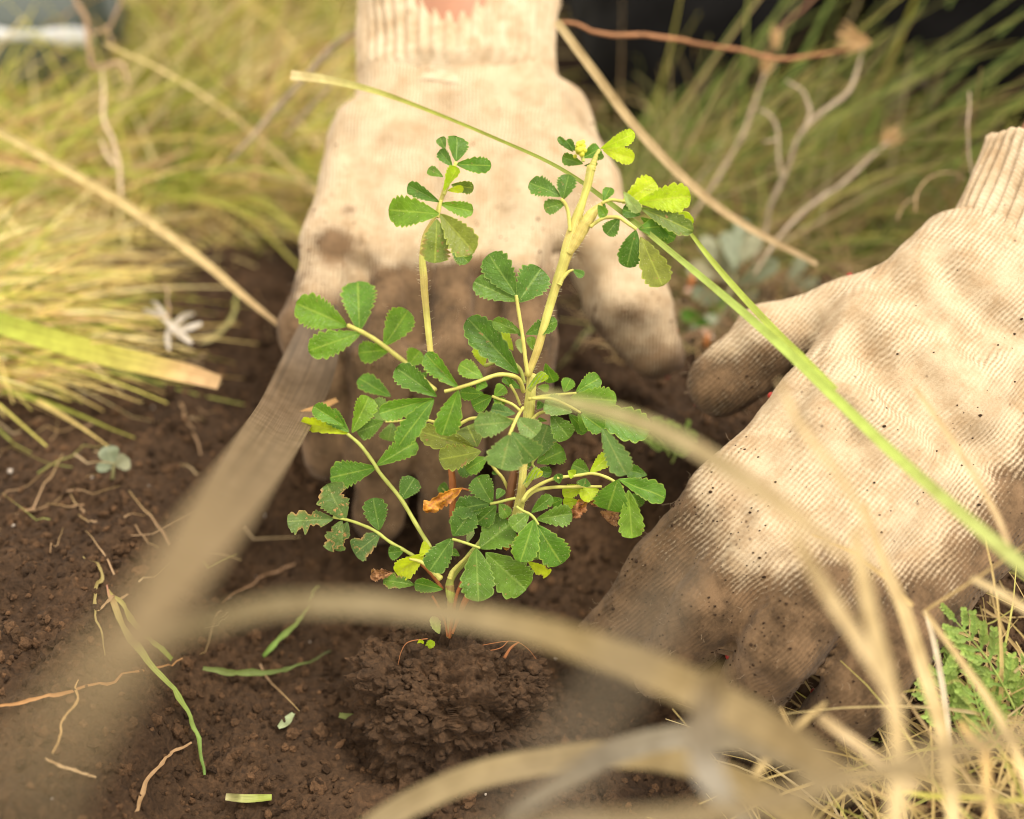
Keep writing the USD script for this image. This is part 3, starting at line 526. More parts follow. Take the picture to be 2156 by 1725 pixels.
# leaves of the left shoot's top
leaf('A', [(1140, 520), (1180, 420), (1225, 295)], 26, .006, 'y', [(1225, 290, 1242, 103, 132, 'd', {'tilt': .2}), (1150, 205, 1108, 118, 66, 'd'), (1200, 325, 1108, 212, 84, 'd', {'tilt': .2}), (1225, 308, 1470, 320, 112, 'm', {'fold': .3}), (1135, 398, 1028, 338, 66, 'd'),
     (1140, 495, 1235, 330, 104, 'l', {'fold': .9, 'dz': -.002}), (1190, 452, 1348, 476, 84, 'o', {'dz': .004}), (1165, 492, 1278, 476, 52, 'l')], label='small leaf with a bright yellow green heart')
leaf('A', [(1120, 560), (1110, 610), (1098, 680)], 24, .002, 'y', [(1112, 572, 876, 452, 96, 'd', {'fold': .55}), (1108, 655, 755, 622, 185, 'm', {'roll': .1, 'fold': .3, 'dz': -.002}), (1112, 582, 1343, 642, 100, 'm', {'fold': .5}), (1090, 690, 1082, 990, 195, 'o', {'roll': .1, 'dz': -.005, 'bite': .12}), (1113, 652, 1352, 925, 205, 'o', {'roll': -.1, 'dz': -.004, 'fold': .45}), (1195, 870, 1312, 995, 116, 'd', {'dz': .003})])
# out of focus leaf at the left, behind the shoot
leaf('A', [(470, 1430), (560, 1471), (640, 1515), (720, 1570), (810, 1640), (900, 1710), (990, 1800), (1080, 1880)], 34, [.036, .035, .034, .033, .032, .03, .026, .02], 'y',
     [(470, 1435, 118, 1278, 200, 'm', {'roll': .1, 'teeth': 10}), (553, 1470, 540, 1105, 222, 'm', {'roll': 0, 'fold': .15, 'teeth': 10}), (563, 1482, 202, 1605, 176, 'm', {'roll': 0}), (725, 1570, 895, 1325, 172, 'm'), (768, 1598, 535, 1625, 144, 'm'), (895, 1708, 972, 1608, 122, 'm'), (960, 1770, 1010, 1800, 80, 'd'), (1010, 1830, 860, 1770, 90, 'm')], label='leaf reaching far out to the upper left')
# right shoot
leaf('B', [(705, 800), (698, 720), (690, 660), (668, 600), (640, 570)], 26, -.002, 'y', [(640, 552, 420, 438, 136, 'd', {'fold': .3}), (656, 572, 690, 392, 128, 'd', {'fold': .35}), (680, 592, 520, 640, 100, 'd')])
leaf('B', [(858, 360), (880, 290), (915, 215)], [60, 44, 26][0], .0, 'y', [(730, 232, 612, 128, 44, 'd'), (742, 222, 676, 148, 66, 'd'), (800, 316, 642, 270, 82, 'd', {'fold': .5}), (795, 275, 918, 212, 112, 'm', {'fold': .6}), (920, 205, 1193, 106, 92, 'l', {'fold': .2}), (940, 216, 1164, 280, 108, 'l', {'fold': .25}), (878, 292, 944, 250, 40, 'd'), (805, 330, 905, 315, 30, 'd', {'dz': .004})], w1=22, label='crown leaf with lime green leaflets')
o = leaf('B', [(800, 300), (790, 250), (780, 215)], 26, -.004, 'g', [], name='flower_bud', label='cluster of yellow buds on top of the shoot')
bg = Bag(); ico = trimesh.creation.icosphere(1)
for k in range(26):
    x, y = 775 + R.gauss(0, 17), 200 + R.gauss(0, 27); q = fr('B', x, y); bg.add(cam(*q, plant_depth(q[1]) - .004 + R.gauss(0, .0012)) + np.array(ico.vertices) * R.uniform(.0007, .0012), ico.faces, (.55, .58, .05))
bg.build('buds', 'fresh_stem', o, kind='stuff')
leaf('B', [(930, 600), (1000, 575), (1080, 585), (1195, 590), (1215, 640)], 24, -.001, 'y', [(945, 585, 995, 486, 78, 'm'), (1078, 600, 1325, 440, 165, 'l', {'roll': .1, 'fold': .3}), (1192, 590, 1575, 548, 176, 'l', {'roll': 0, 'fold': .25, 'dz': -.002}), (1212, 632, 1592, 800, 150, 'o', {'fold': .6, 'dz': -.001}), (1090, 515, 1205, 668, 78, 'p', {'dz': -.004}), (1225, 650, 1590, 740, 110, 'l', {'dz': .003}), (950, 595, 930, 640, 50, 'd'), (905, 612, 965, 690, 80, 'm', {'dz': -.003, 'fold': .6})], label='lime green leaf at the upper right')
leaf('B', [(850, 770), (900, 730), (960, 703), (1050, 702), (1110, 738), (1180, 785)], [26][0], -.003, 'y', [(1212, 682, 1078, 648, 90, 'd', {'dz': .004}), (1060, 706, 966, 824, 106, 'd'), (1198, 782, 1465, 755, 168, 'm', {'fold': .3}), (1178, 790, 1108, 1060, 158, 'd', {'fold': .25}), (1213, 840, 1372, 1195, 200, 'o', {'fold': .3, 'roll': -.1}), (1212, 700, 1460, 850, 120, 'm', {'dz': .004})])
leaf('B', [(625, 1185), (645, 1145), (690, 1095), (728, 1076)], 46, -.001, 'y', [(725, 1078, 803, 1125, 54, 'd')], w1=14, name='bract')
# middle leaves
leaf('B', [(400, 1830), (385, 1725), (370, 1600), (352, 1480), (325, 1310), (318, 1262)], 30, -.004, 'y', [(320, 1265, 116, 966, 188, 'd', {'fold': .22, 'roll': .1}), (330, 1312, 505, 1062, 212, 'd', {'fold': .3, 'roll': -.05}), (325, 1302, 14, 1166, 156, 'd', {'fold': .2}), (360, 1532, 155, 1442, 96, 'd'), (385, 1542, 612, 1448, 116, 'd', {'dz': .006, 'fold': .45}), (388, 1562, 332, 1536, 24, 'd')], w1=24, label='leaf with speckled dark leaflets in the middle')
leaf('D', [(355, 545), (342, 500), (318, 470), (260, 456), (205, 460), (150, 480), (80, 505), (0, 530), (-60, 545)], 24, [0, -.004, -.007, -.01, -.011, -.012, -.012, -.012, -.012], 'y',
     [(330, 452, 60, 160, 160, 'd', {'fold': .5, 'dz': .010}), (1240, 245, 1003, 18, 145, 'm', {'f': 'C', 'fold': .8}), (1092, 312, 800, 104, 170, 'd', {'f': 'C', 'fold': .7}), (1072, 322, 690, 432, 135, 'm', {'f': 'C', 'fold': .6}), (1072, 330, 815, 645, 165, 'm', {'f': 'C', 'fold': .5, 'dz': -.004}), (1242, 265, 1128, 578, 178, 'm', {'f': 'C', 'fold': .55, 'dz': -.003}), (1412, 182, 1246, 90, 118, 'm', {'f': 'C'}), (1445, 238, 1368, 212, 96, 'm', {'f': 'C'}), (1418, 290, 1256, 288, 86, 'm', {'f': 'C', 'dz': .006})], w1=18, label='arching leaf with folded leaflets at the left')
leaf('D', [(150, 410), (250, 380), (330, 420), (360, 500)], 20, .018, 'g', [(300, 330, 205, 195, 78, 'l'), (150, 412, 112, 305, 70, 'l'), (400, 330, 392, 255, 46, 'm'), (470, 395, 510, 505, 70, 'm'), (345, 345, 330, 270, 40, 'p'), (430, 520, 490, 530, 40, 'm')], label='paler leaf behind the shoots')
leaf('D', [(335, 645), (300, 615), (260, 597), (215, 580), (190, 570)], 16, -.004, 'y', [(190, 570, 88, 622, 88, 'm'), (200, 570, 255, 518, 66, 'm'), (196, 580, 258, 615, 54, 'm'), (240, 600, 205, 640, 50, 'm')])
leaf('D', [(340, 620), (312, 555), (285, 510)], 15, .004, 'y', [(340, 530, 256, 482, 40, 'm'), (285, 512, 250, 470, 40, 'm')])
leaf('D', [(380, 585), (460, 570), (550, 560), (632, 553)], 19, -.003, 'y', [(568, 548, 602, 478, 70, 'm'), (630, 548, 760, 470, 86, 'm'), (600, 575, 845, 590, 118, 'm', {'fold': .35, 'dz': -.003})], w1=13)
leaf('D', [(400, 582), (500, 582), (590, 620), (655, 656)], 17, -.006, 'y', [(650, 640, 1020, 745, 150, 'm', {'fold': .3, 'roll': .1}), (612, 656, 466, 598, 98, 'g'), (642, 660, 698, 752, 66, 'm'), (500, 668, 592, 790, 112, 'd', {'dz': .003}), (658, 662, 775, 745, 96, 'm', {'dz': -.002}), (592, 662, 690, 760, 70, 'm', {'dz': .003}), (768, 735, 890, 982, 112, 'g', {'dz': -.014, 'fold': .1, 'tilt': -.2})], w1=12, label='wide leaf at the right under a dry blade')
leaf('D', [(395, 700), (420, 672), (450, 655), (490, 648)], 17, -.001, 'y', [(425, 640, 450, 600, 40, 'd'), (480, 700, 430, 690, 20, 'm')])
leaf('D', [(352, 630), (330, 665), (305, 715), (282, 772)], 17, [-.006, -.014, -.020, -.026], 'y', [(285, 770, 238, 955, 176, 'g', {'fold': .2, 'roll': 0, 'tilt': .1}), (292, 758, 415, 915, 138, 'g', {'fold': .25}), (300, 702, 102, 727, 122, 'g'), (318, 682, 424, 775, 116, 'g'), (312, 662, 186, 640, 66, 'g')], label='leaf bending towards the viewer, slightly blurred')
leaf('D', [(395, 985), (412, 950), (402, 920), (430, 885)], 14, .006, 'g', [(420, 902, 482, 722, 138, 'g'), (425, 922, 566, 858, 116, 'm'), (410, 962, 504, 972, 56, 'd'), (402, 922, 335, 955, 46, 'd')])
leaf('D', [(385, 700), (240, 690), (100, 685), (40, 705), (0, 738), (-30, 770)], 18, .008, 'y', [(1352, 662, 965, 556, 158, 'o', {'f': 'C'}), (1372, 662, 1305, 505, 178, 'o', {'f': 'C'}), (1400, 692, 1110, 752, 172, 'o', {'f': 'C', 'dz': -.004}), (1442, 738, 1296, 815, 118, 'm', {'f': 'C'}), (1420, 800, 1230, 800, 120, 'd', {'f': 'C', 'dz': .008})], label='olive leaf in the middle left')
leaf('D', [(275, 1060), (245, 1000), (210, 960), (185, 925)], 18, .008, 'y', [(215, 985, 200, 960, 30, 'd')])
# left leaves
leaf('C', [(1045, 1360), (950, 1205), (840, 1022), (700, 850), (650, 770), (560, 650), (470, 572)], 32, [0, .004, .008, .010, .011, .013, .014], 'g', [(500, 562, 626, 312, 156, 'm', {'fold': .55}), (445, 512, 236, 382, 116, 'm', {'fold': .6}), (485, 572, 130, 484, 104, 'l', {'fold': .7}), (480, 560, 330, 420, 120, 'm'), (668, 792, 956, 615, 160, 'm', {'fold': .5}), (672, 802, 350, 875, 168, 'm', {'fold': .2, 'roll': 0}), (840, 1032, 935, 875, 126, 'd')], w1=24, label='long leaf rising to the left from the foot')
leaf('C', [(960, 500), (870, 480), (800, 484), (735, 486)], 16, .020, 'y', [(800, 482, 636, 352, 136, 'g'), (722, 482, 540, 562, 128, 'd'), (782, 492, 752, 625, 126, 'g'), (772, 312, 546, 180, 116, 'm', {'dz': .012})])
leaf('C', [(1080, 490), (1020, 478), (960, 500)], 22, .004, 'y', [])
leaf('C', [(930, 1420), (850, 1372), (760, 1320), (660, 1245), (560, 1200), (470, 1170), (370, 1150)], 26, .004, 'g', [(372, 1162, 45, 1180, 178, 'w', {'bite': .75, 'fold': .1, 'roll': 0}), (452, 1172, 325, 922, 198, 'w', {'bite': .35, 'fold': .15, 'roll': 0}), (432, 1172, 338, 1385, 130, 'w', {'bite': .5, 'fold': .1}), (470, 1180, 398, 1390, 112, 'w', {'bite': .6, 'fold': .1}), (690, 1242, 648, 1016, 148, 'd', {'fold': .15}), (700, 1262, 515, 1408, 156, 'w', {'bite': .3}), (862, 1382, 756, 1402, 92, 'd')], w1=20, label='lowest left leaf, its leaflets eaten and brown rimmed')
leaf('C', [(1120, 1580), (1050, 1510), (980, 1460), (900, 1440)], 44, -.002, 'y', [(1005, 1402, 812, 1548, 150, 'l', {'fold': .6}), (1052, 1382, 975, 1366, 96, 'l'), (935, 1622, 715, 1580, 116, 'd', {'fold': .5, 'bite': .2}), (1132, 1652, 935, 1602, 98, 'm', {'fold': .6}), (785, 1538, 632, 1555, 86, 'b', {'fold': .5, 'label': 'withered tan leaflet'})], w1=16, label='curled low leaf with a withered end')
# front leaves
leaf('D', [(-20, 1322), (0, 1326), (60, 1345), (125, 1368)], 15, -.012, 'g', [(122, 1370, 285, 1236, 176, 'd', {'fold': .3, 'dz': .003}), (105, 1368, 118, 1648, 168, 'd', {'fold': .2, 'roll': .05, 'dz': -.002}), (155, 1392, 374, 1596, 188, 'd', {'fold': .3, 'roll': -.05}), (1202, 1292, 1045, 1516, 160, 'd', {'f': 'C', 'fold': .25}), (1205, 1282, 1330, 1110, 170, 'd', {'f': 'C', 'fold': .3, 'dz': .004})], label='dark glossy leaf low in front')
leaf('D', [(312, 1106), (270, 1115), (230, 1126), (180, 1136)], 15, -.009, 'g', [(190, 1132, 108, 994, 116, 'd'), (182, 1132, -5, 1165, 112, 'd', {'fold': .2}), (212, 1142, 112, 1245, 98, 'd'), (225, 1132, 275, 1205, 66, 'd'), (212, 1112, 245, 1056, 46, 'd')])
leaf('D', [(318, 1150), (350, 1172), (385, 1188), (410, 1210), (432, 1245)], 15, -.010, 'g', [(422, 1216, 616, 1190, 98, 'd', {'fold': .4}), (386, 1182, 292, 1265, 92, 'd'), (410, 1218, 345, 1436, 126, 'm', {'fold': .3}), (425, 1246, 556, 1456, 150, 'm', {'fold': .3}), (396, 1182, 506, 1095, 68, 'd', {'fold': .6})], label='leaf of five leaflets low at the right')
leaf('D', [(350, 1120), (380, 1075), (440, 1035), (520, 1002), (640, 986), (720, 976), (800, 1000), (880, 1050)], 20, -.004, 'y', [(705, 972, 810, 876, 70, 'l', {'fold': .4}), (702, 972, 612, 928, 92, 'd'), (588, 962, 625, 985, 46, 'l'), (545, 1030, 528, 978, 56, 'd', {'fold': .8}), (682, 1000, 670, 1045, 66, 'd'), (850, 1008, 798, 1176, 162, 'm', {'roll': .1, 'dz': -.003}), (850, 1006, 1102, 1104, 112, 'm', {'fold': .5}), (906, 1062, 928, 1318, 126, 'm', {'fold': .4, 'dz': -.002}), (1005, 985, 895, 955, 70, 'd', {'dz': .01}), (930, 1080, 962, 1155, 70, 'd', {'dz': .01})], w1=15, label='stretched leaf at the lower right')
leaf('D', [(345, 1130), (410, 1070), (500, 1050), (640, 1046), (765, 1045)], 22, -.002, 'y', [(682, 1046, 556, 1082, 66, 'l'), (752, 1060, 655, 1104, 66, 'l'), (642, 1118, 566, 1142, 66, 'l'), (560, 1110, 500, 1140, 60, 'm'), (692, 1108, 612, 1206, 80, 'b', {'fold': .7, 'label': 'curled brown dead leaflet'}), (690, 1100, 650, 1150, 56, 'y', {'fold': .5}), (752, 1152, 676, 1106, 46, 'b', {'fold': .8}), (852, 1162, 796, 1232, 98, 'b', {'fold': .4, 'label': 'small shrivelled brown leaflet'}), (870, 1110, 860, 1160, 60, 'l')], w1=16, label='leaf turning yellow and brown at the right')
leaf('C', [(1450, 1040), (1390, 1000), (1320, 965), (1265, 950)], 14, -.006, 'r', [(1270, 945, 1003, 1106, 120, 'y', {'fold': .45, 'roll': .2, 'bite': .3, 'label': 'orange withered leaflet with a brown spot'}), (1380, 985, 1340, 965, 40, 'y')], label='withered orange leaf')
leaf('D', [(330, 1330), (350, 1390), (380, 1440)], 14, .002, 'g', [(378, 1436, 494, 1520, 66, 'l', {'bite': .4}), (370, 1420, 430, 1380, 70, 'm', {'dz': .004}), (330, 1300, 290, 1330, 50, 'y'), (300, 1340, 250, 1370, 40, 'y')])
leaf('C', [(1195, 1020), (1160, 980), (1130, 950)], 10, .02, 'g', [(1180, 985, 1110, 930, 70, 'd'), (1230, 1220, 1190, 1150, 60, 'd', {'dz': -.01})])
leaf('C', [(1180, 1580), (1200, 1530), (1245, 1480), (1330, 1400)], 40, -.001, 'y', [(1250, 1420, 1190, 1385, 50, 'm'), (1300, 1330, 1340, 1240, 44, 'p')], w1=20)
# sprouts and dry bits at the foot
for (x, y, x1, y1, w, cc) in [(895, 1365, 912, 1352, 18, 'l'), (890, 1362, 884, 1349, 14, 'l'), (958, 1375, 966, 1382, 12, 'm'), (925, 1335, 912, 1300, 22, 'p')]:
    seedn[0] += 1; d = plant_depth(y) - .002; leaflet(seedling, cam(x, y, d), cam(x1, y1, d - .003), size(w, d), COL[cc], seed=seedn[0], teeth=4, name='sprout_leaf')
for pts, w in [([(960, 1372), (1020, 1358), (1080, 1350), (1110, 1365), (1129, 1388)], 3), ([(950, 1378), (1000, 1374), (1050, 1366), (1070, 1350)], 5), ([(1062, 1385), (1075, 1365), (1092, 1352)], 12), ([(900, 1345), (860, 1352), (845, 1372), (838, 1400)], 4), ([(940, 1376), (945, 1395), (940, 1420)], 10)]:
    P = spline([cam(x, y, plant_depth(y) - .004) for x, y in pts], 14); v, f = tube(P, size(w * .62, .51) / 2 * np.linspace(1, .5, 14), 6)
    obj('dry_root', (v, f), 'dry_stem', seedling, tint=np.broadcast_to((.30, .12, .045), v.shape), uv=np.zeros((len(v), 2)))
# the clod that holds the roots
s = trimesh.creation.box((2, 2, 2)).subdivide_loop(1).subdivide().subdivide().subdivide().subdivide().subdivide().subdivide(); v = np.array(s.vertices)
v = np.sign(v) * np.abs(v) ** .62; v = v / np.maximum(np.linalg.norm(v, axis=1, keepdims=True), .2) ** .25
v = v * np.array([.034, .026, .031]) * np.where(v[:, 2:] < 0, 1.06, 1.0); dirv = unit(v)
ca, sa = math.cos(.7), math.sin(.7); vv = v @ np.array([[ca, sa, 0], [-sa, ca, 0], [0, 0, 1]]) @ np.array([[1, 0, 0], [0, ca, sa], [0, -sa, ca]])
v = v + dirv * ((fbm(vv * 48 + 5, 3, 21) - .5) * .020 + (fbm(vv * 130, 3, 22) - .5) * .012 + np.maximum(noise(vv * 300, 23) - .45, 0) * .009 + (fbm(vv * 520, 2, 27) - .5) * .005 + (noise(vv * 900, 24) - .5) * .0022)[:, None]
v = v + np.array([.002, .002, -.0295]); obj('root_clod', (v, s.faces), 'soil', seedling, label='dark lump of earth round the roots')
bag = Bag(); ids = NR.choice(len(v), 900, replace=False)
for i in ids:
    lv, lf = lump(i % 9, 2); bag.add(v[i] + lv * min(math.exp(R.gauss(-6.75, .5)), .0032), lf)
bag.build('clod_crumbs', 'soil', seedling, kind='stuff')

# ------------------------------------------------------------------ single blades, stems and twigs (traced: x, y, distance, width in the tracing's grid)
STRAW, TAN, PALE, GREEN, YG, DKG, RUST, GREYB = (.56, .42, .20), (.50, .36, .18), (.66, .56, .38), (.30, .42, .09), (.46, .46, .08), (.22, .32, .08), (.36, .17, .09), (.36, .29, .22)
def blade(name, label, pts, tints, cat='grass blade', twist=.5, vee=.3, mt='blade', group=None, n=48, cols=5, parent=None):
    """pts rows: x, y, distance, width; tints: one colour or one for each end."""
    P = spline(np.array(pts, float), n)
    if name in ('fallen_grass_blade', 'grass_chip', 'dry_root', 'dry_stalk'):          # lies on the soil
        lift = .0022 + .006 * np.sin(np.linspace(0, np.pi, n)) * (name == 'fallen_grass_blade')
        for i in range(n):
            z = -.02
            for _ in range(6): q = on_ground(P[i, 0], P[i, 1], z); z = .5 * z + .5 * (float(height(q[0], q[1])) + lift[i])
            P[i, 2] = gdepth(P[i, 0], P[i, 1], z)
        P[:, 2] = np.convolve(np.pad(P[:, 2], 3, mode='edge'), np.ones(7) / 7, 'valid') - .0015
    X = np.array([cam(*p[:3]) for p in P]); w = np.maximum(np.array([size(p[3], p[2]) for p in P]), .0002)
    if any(k in name for k in ('root', 'stalk', 'fallen')): X = X + np.stack([fbm(X * 130 + k * 7, 2, 61 + k) - .5 for k in range(3)], 1) * (.006 if 'fallen' not in name else .0025); w = w * (.8 + .5 * (noise(np.arange(n)[:, None] * np.array([[.7, 0, 0]]), 4) - .5))
    v, f, uv = ribbon(X, w, twist, vee, cols=cols); t = np.linspace(0, 1, n).repeat(cols)[:, None]
    tn = np.atleast_2d(np.array(tints, float)); tt = spline(tn, n).repeat(cols, 0) if len(tn) > 1 else np.broadcast_to(tn[0], v.shape)
    return obj(name, (v, f), mt, parent, uv=uv, tint=np.clip(tt, 0, 1), label=label, cat=cat if parent is None else None, group=group)
def twig(name, label, branches, tint, cat='twig', head=None, group=None):
    t = thing(name, label, cat, group)
    for k, pts in enumerate(branches):
        P = spline(np.array(pts, float), 30); X = np.array([cam(*p[:3]) for p in P]); X += (fbm(X * 60, 2, 41 + k) - .5)[:, None] * .004
        r = np.array([size(p[3] * .66, p[2]) / 2 for p in P]) * (1 + .25 * (noise(np.arange(30)[:, None] * np.array([[.6, 0, 0]]) + k, 3) - .5))
        v, f = tube(X, r, 7); obj('stem' if k == 0 else 'branch', (v, f), 'dry_stem', t, tint=np.broadcast_to(tint, v.shape), uv=np.stack([np.linspace(0, 1, len(v)), np.linspace(0, 6, len(v)) % 1], 1))
    if head:
        x, y, d, w, h, ang = head; bag = Bag(); rg = np.random.default_rng(int(x))
        for i in range(16):
            a = ang + rg.normal(0, .35); L = size(w, d) * rg.uniform(.5, 1); p = cam(x, y, d) + RT * rg.normal(0, size(w * .08, d)) + UP * rg.normal(0, size(h * .15, d))
            dv = RT * math.cos(a) + UP * math.sin(a) + FWD * rg.normal(0, .3); rv, rf, ru = ribbon(spline([p, p + dv * L * .5, p + dv * L], 6), np.linspace(size(h * .3, d), size(h * .1, d), 6), rg.uniform(-1, 1)); bag.add(rv, rf, (.55, .38, .19), ru)
        bag.build('seed_head', 'blade', t)
    return t

# -- close to the lens
blade('broad_grass_blade', 'very broad dry blade, blurred, slanting across the lower left corner', [(-40, 1820, .080, 46), (100, 1585, .105, 72), (238, 1395, .15, 108), (420, 1140, .25, 128), (495, 1035, .33, 130), (556, 945, .43, 126), (604, 868, .53, 120), (640, 795, .56, 120), (668, 715, .571, 100), (684, 640, .577, 60)], [(.26, .21, .125), (.25, .19, .11), (.17, .122, .075), (.115, .080, .050)], twist=.25, vee=.12)
blade('broad_grass_blade', 'broad dry blade arching across in front of the foot of the seedling', [(200, 1440, .20, 16), (340, 1350, .23, 34), (540, 1282, .28, 48), (720, 1270, .30, 52), (900, 1286, .305, 52), (1090, 1318, .31, 58), (1290, 1380, .32, 74), (1480, 1462, .325, 82), (1640, 1545, .32, 76), (1780, 1640, .30, 50)], [(0.208, 0.169, 0.097), (0.218, 0.178, 0.097), (0.278, 0.214, 0.101), (0.248, 0.189, 0.097)], twist=.2, vee=.12)
blade('broad_grass_blade', 'faint grey brown blade rising in front of the lowest fingers of the near glove', [(1000, 1960, .10, 50), (1150, 1680, .115, 62), (1290, 1440, .14, 58), (1400, 1270, .17, 42), (1480, 1150, .20, 14)], [(0.149, 0.124, 0.087), (0.169, 0.139, 0.097), (0.178, 0.139, 0.092)], twist=.3, vee=.1)
blade('arched_grass_blade', 'curved straw blade rising from the bottom edge and sinking to the right', [(700, 1800, .36, 50), (850, 1700, .37, 54), (1000, 1635, .375, 56), (1150, 1602, .38, 56), (1290, 1590, .38, 56), (1420, 1602, .375, 58), (1560, 1650, .37, 60), (1720, 1750, .35, 60)], [(0.248, 0.198, 0.106), (0.298, 0.233, 0.116), (0.288, 0.223, 0.106)], twist=.3, vee=.2)
blade('arched_grass_blade', 'grey curved blade just above the straw arch at the bottom', [(1060, 1720, .31, 20), (1180, 1650, .33, 44), (1290, 1588, .35, 50), (1400, 1556, .36, 50), (1500, 1552, .36, 52), (1620, 1578, .35, 54), (1740, 1640, .33, 40)], [(0.189, 0.169, 0.126), (0.228, 0.203, 0.150), (0.238, 0.189, 0.106)], twist=.3, vee=.2)
blade('pale_grass_blade', 'short pale upright blade hanging over the arched blades', [(1512, 1405, .29, 44), (1490, 1475, .30, 64), (1478, 1560, .305, 68), (1492, 1630, .305, 66), (1540, 1700, .30, 50), (1580, 1760, .29, 40)], [(0.273, 0.208, 0.106), (0.298, 0.268, 0.213), (0.258, 0.248, 0.208)], twist=.5, vee=.2)
blade('arched_grass_blade', 'wide blurred straw band along the very bottom edge', [(900, 1790, .25, 40), (1200, 1740, .26, 44), (1500, 1715, .26, 46), (1800, 1640, .26, 50), (2000, 1580, .26, 46), (2180, 1540, .26, 40)], [(0.228, 0.183, 0.106), (0.273, 0.208, 0.101)], twist=.2, vee=.15)
blade('arched_grass_blade', 'thick blurred straw crossing the lower right corner towards the pit', [(1560, 1712, .27, 24), (1720, 1662, .28, 32), (1880, 1630, .285, 30), (2040, 1660, .28, 28), (2200, 1740, .27, 24)], [(0.248, 0.194, 0.097), (0.288, 0.218, 0.101)], twist=.2, vee=.15)
# -- the long green blades over the near glove
blade('long_grass_blade', 'long thin green blade sweeping over the far cuff, the seedling and the near glove', [(612, 158, .565, 20), (690, 168, .56, 17), (790, 192, .55, 12), (900, 232, .54, 8), (1040, 290, .525, 7), (1180, 355, .508, 8), (1300, 440, .497, 11), (1400, 520, .488, 12), (1520, 620, .475, 16), (1640, 725, .462, 20), (1760, 840, .445, 23), (1880, 955, .425, 25), (2010, 1070, .40, 28), (2180, 1215, .37, 33)], [(.72, .62, .34), (.36, .40, .08), (.26, .34, .06), (.34, .46, .10), (.38, .50, .11), (.44, .50, .18)], twist=.4, n=90)
blade('long_grass_blade', 'second green blade joining the long one from the lime leaflets', [(1445, 480, .496, 6), (1500, 550, .492, 12), (1560, 620, .485, 14), (1640, 705, .470, 16), (1700, 762, .458, 14), (1760, 820, .448, 11)], [(.36, .46, .07), (.40, .52, .10)], twist=.3)
blade('translucent_grass_blade', 'dry blurred blade crossing the wide right leaf towards the near glove', [(1130, 826, .355, 8), (1200, 845, .352, 28), (1320, 878, .345, 36), (1440, 930, .335, 38), (1560, 1005, .33, 40), (1680, 1090, .325, 36), (1790, 1180, .32, 16)], [(.34, .36, .14), (.36, .30, .16), (.46, .35, .19)], twist=.3, vee=.15)
blade('straw_blade', 'straw from the far cuff down to the thumb of the near glove', [(1172, 45, .60, 17), (1250, 150, .60, 19), (1340, 270, .605, 19), (1450, 385, .61, 19), (1560, 470, .62, 17), (1720, 556, .63, 12)], [(.44, .35, .18), (.52, .40, .22), (.50, .38, .22)], cat='straw')
blade('straw_blade', 'straw slanting down from the left edge to the far glove', [(-30, 262, .66, 16), (100, 335, .655, 18), (260, 430, .65, 19), (420, 545, .64, 19), (520, 630, .63, 16), (600, 695, .62, 10)], [(.50, .42, .18), (.58, .46, .22), (.46, .33, .18)], cat='straw')
blade('straw_blade', 'short orange stick lying before the broad blurred blade left of the seedling', [(590, 885, .535, 13), (650, 868, .54, 17), (710, 842, .55, 12)], (.55, .33, .14), cat='straw')
blade('broad_leaf_blade', 'broad yellow green blade ending in a dry tan tip at the left edge', [(-40, 668, .605, 40), (60, 700, .605, 46), (200, 742, .60, 46), (330, 772, .60, 44), (400, 788, .60, 40), (462, 806, .60, 30)], [(.34, .42, .06), (.42, .46, .07), (.50, .46, .10), (.62, .43, .20), (.56, .38, .2)], twist=.15, vee=.15)
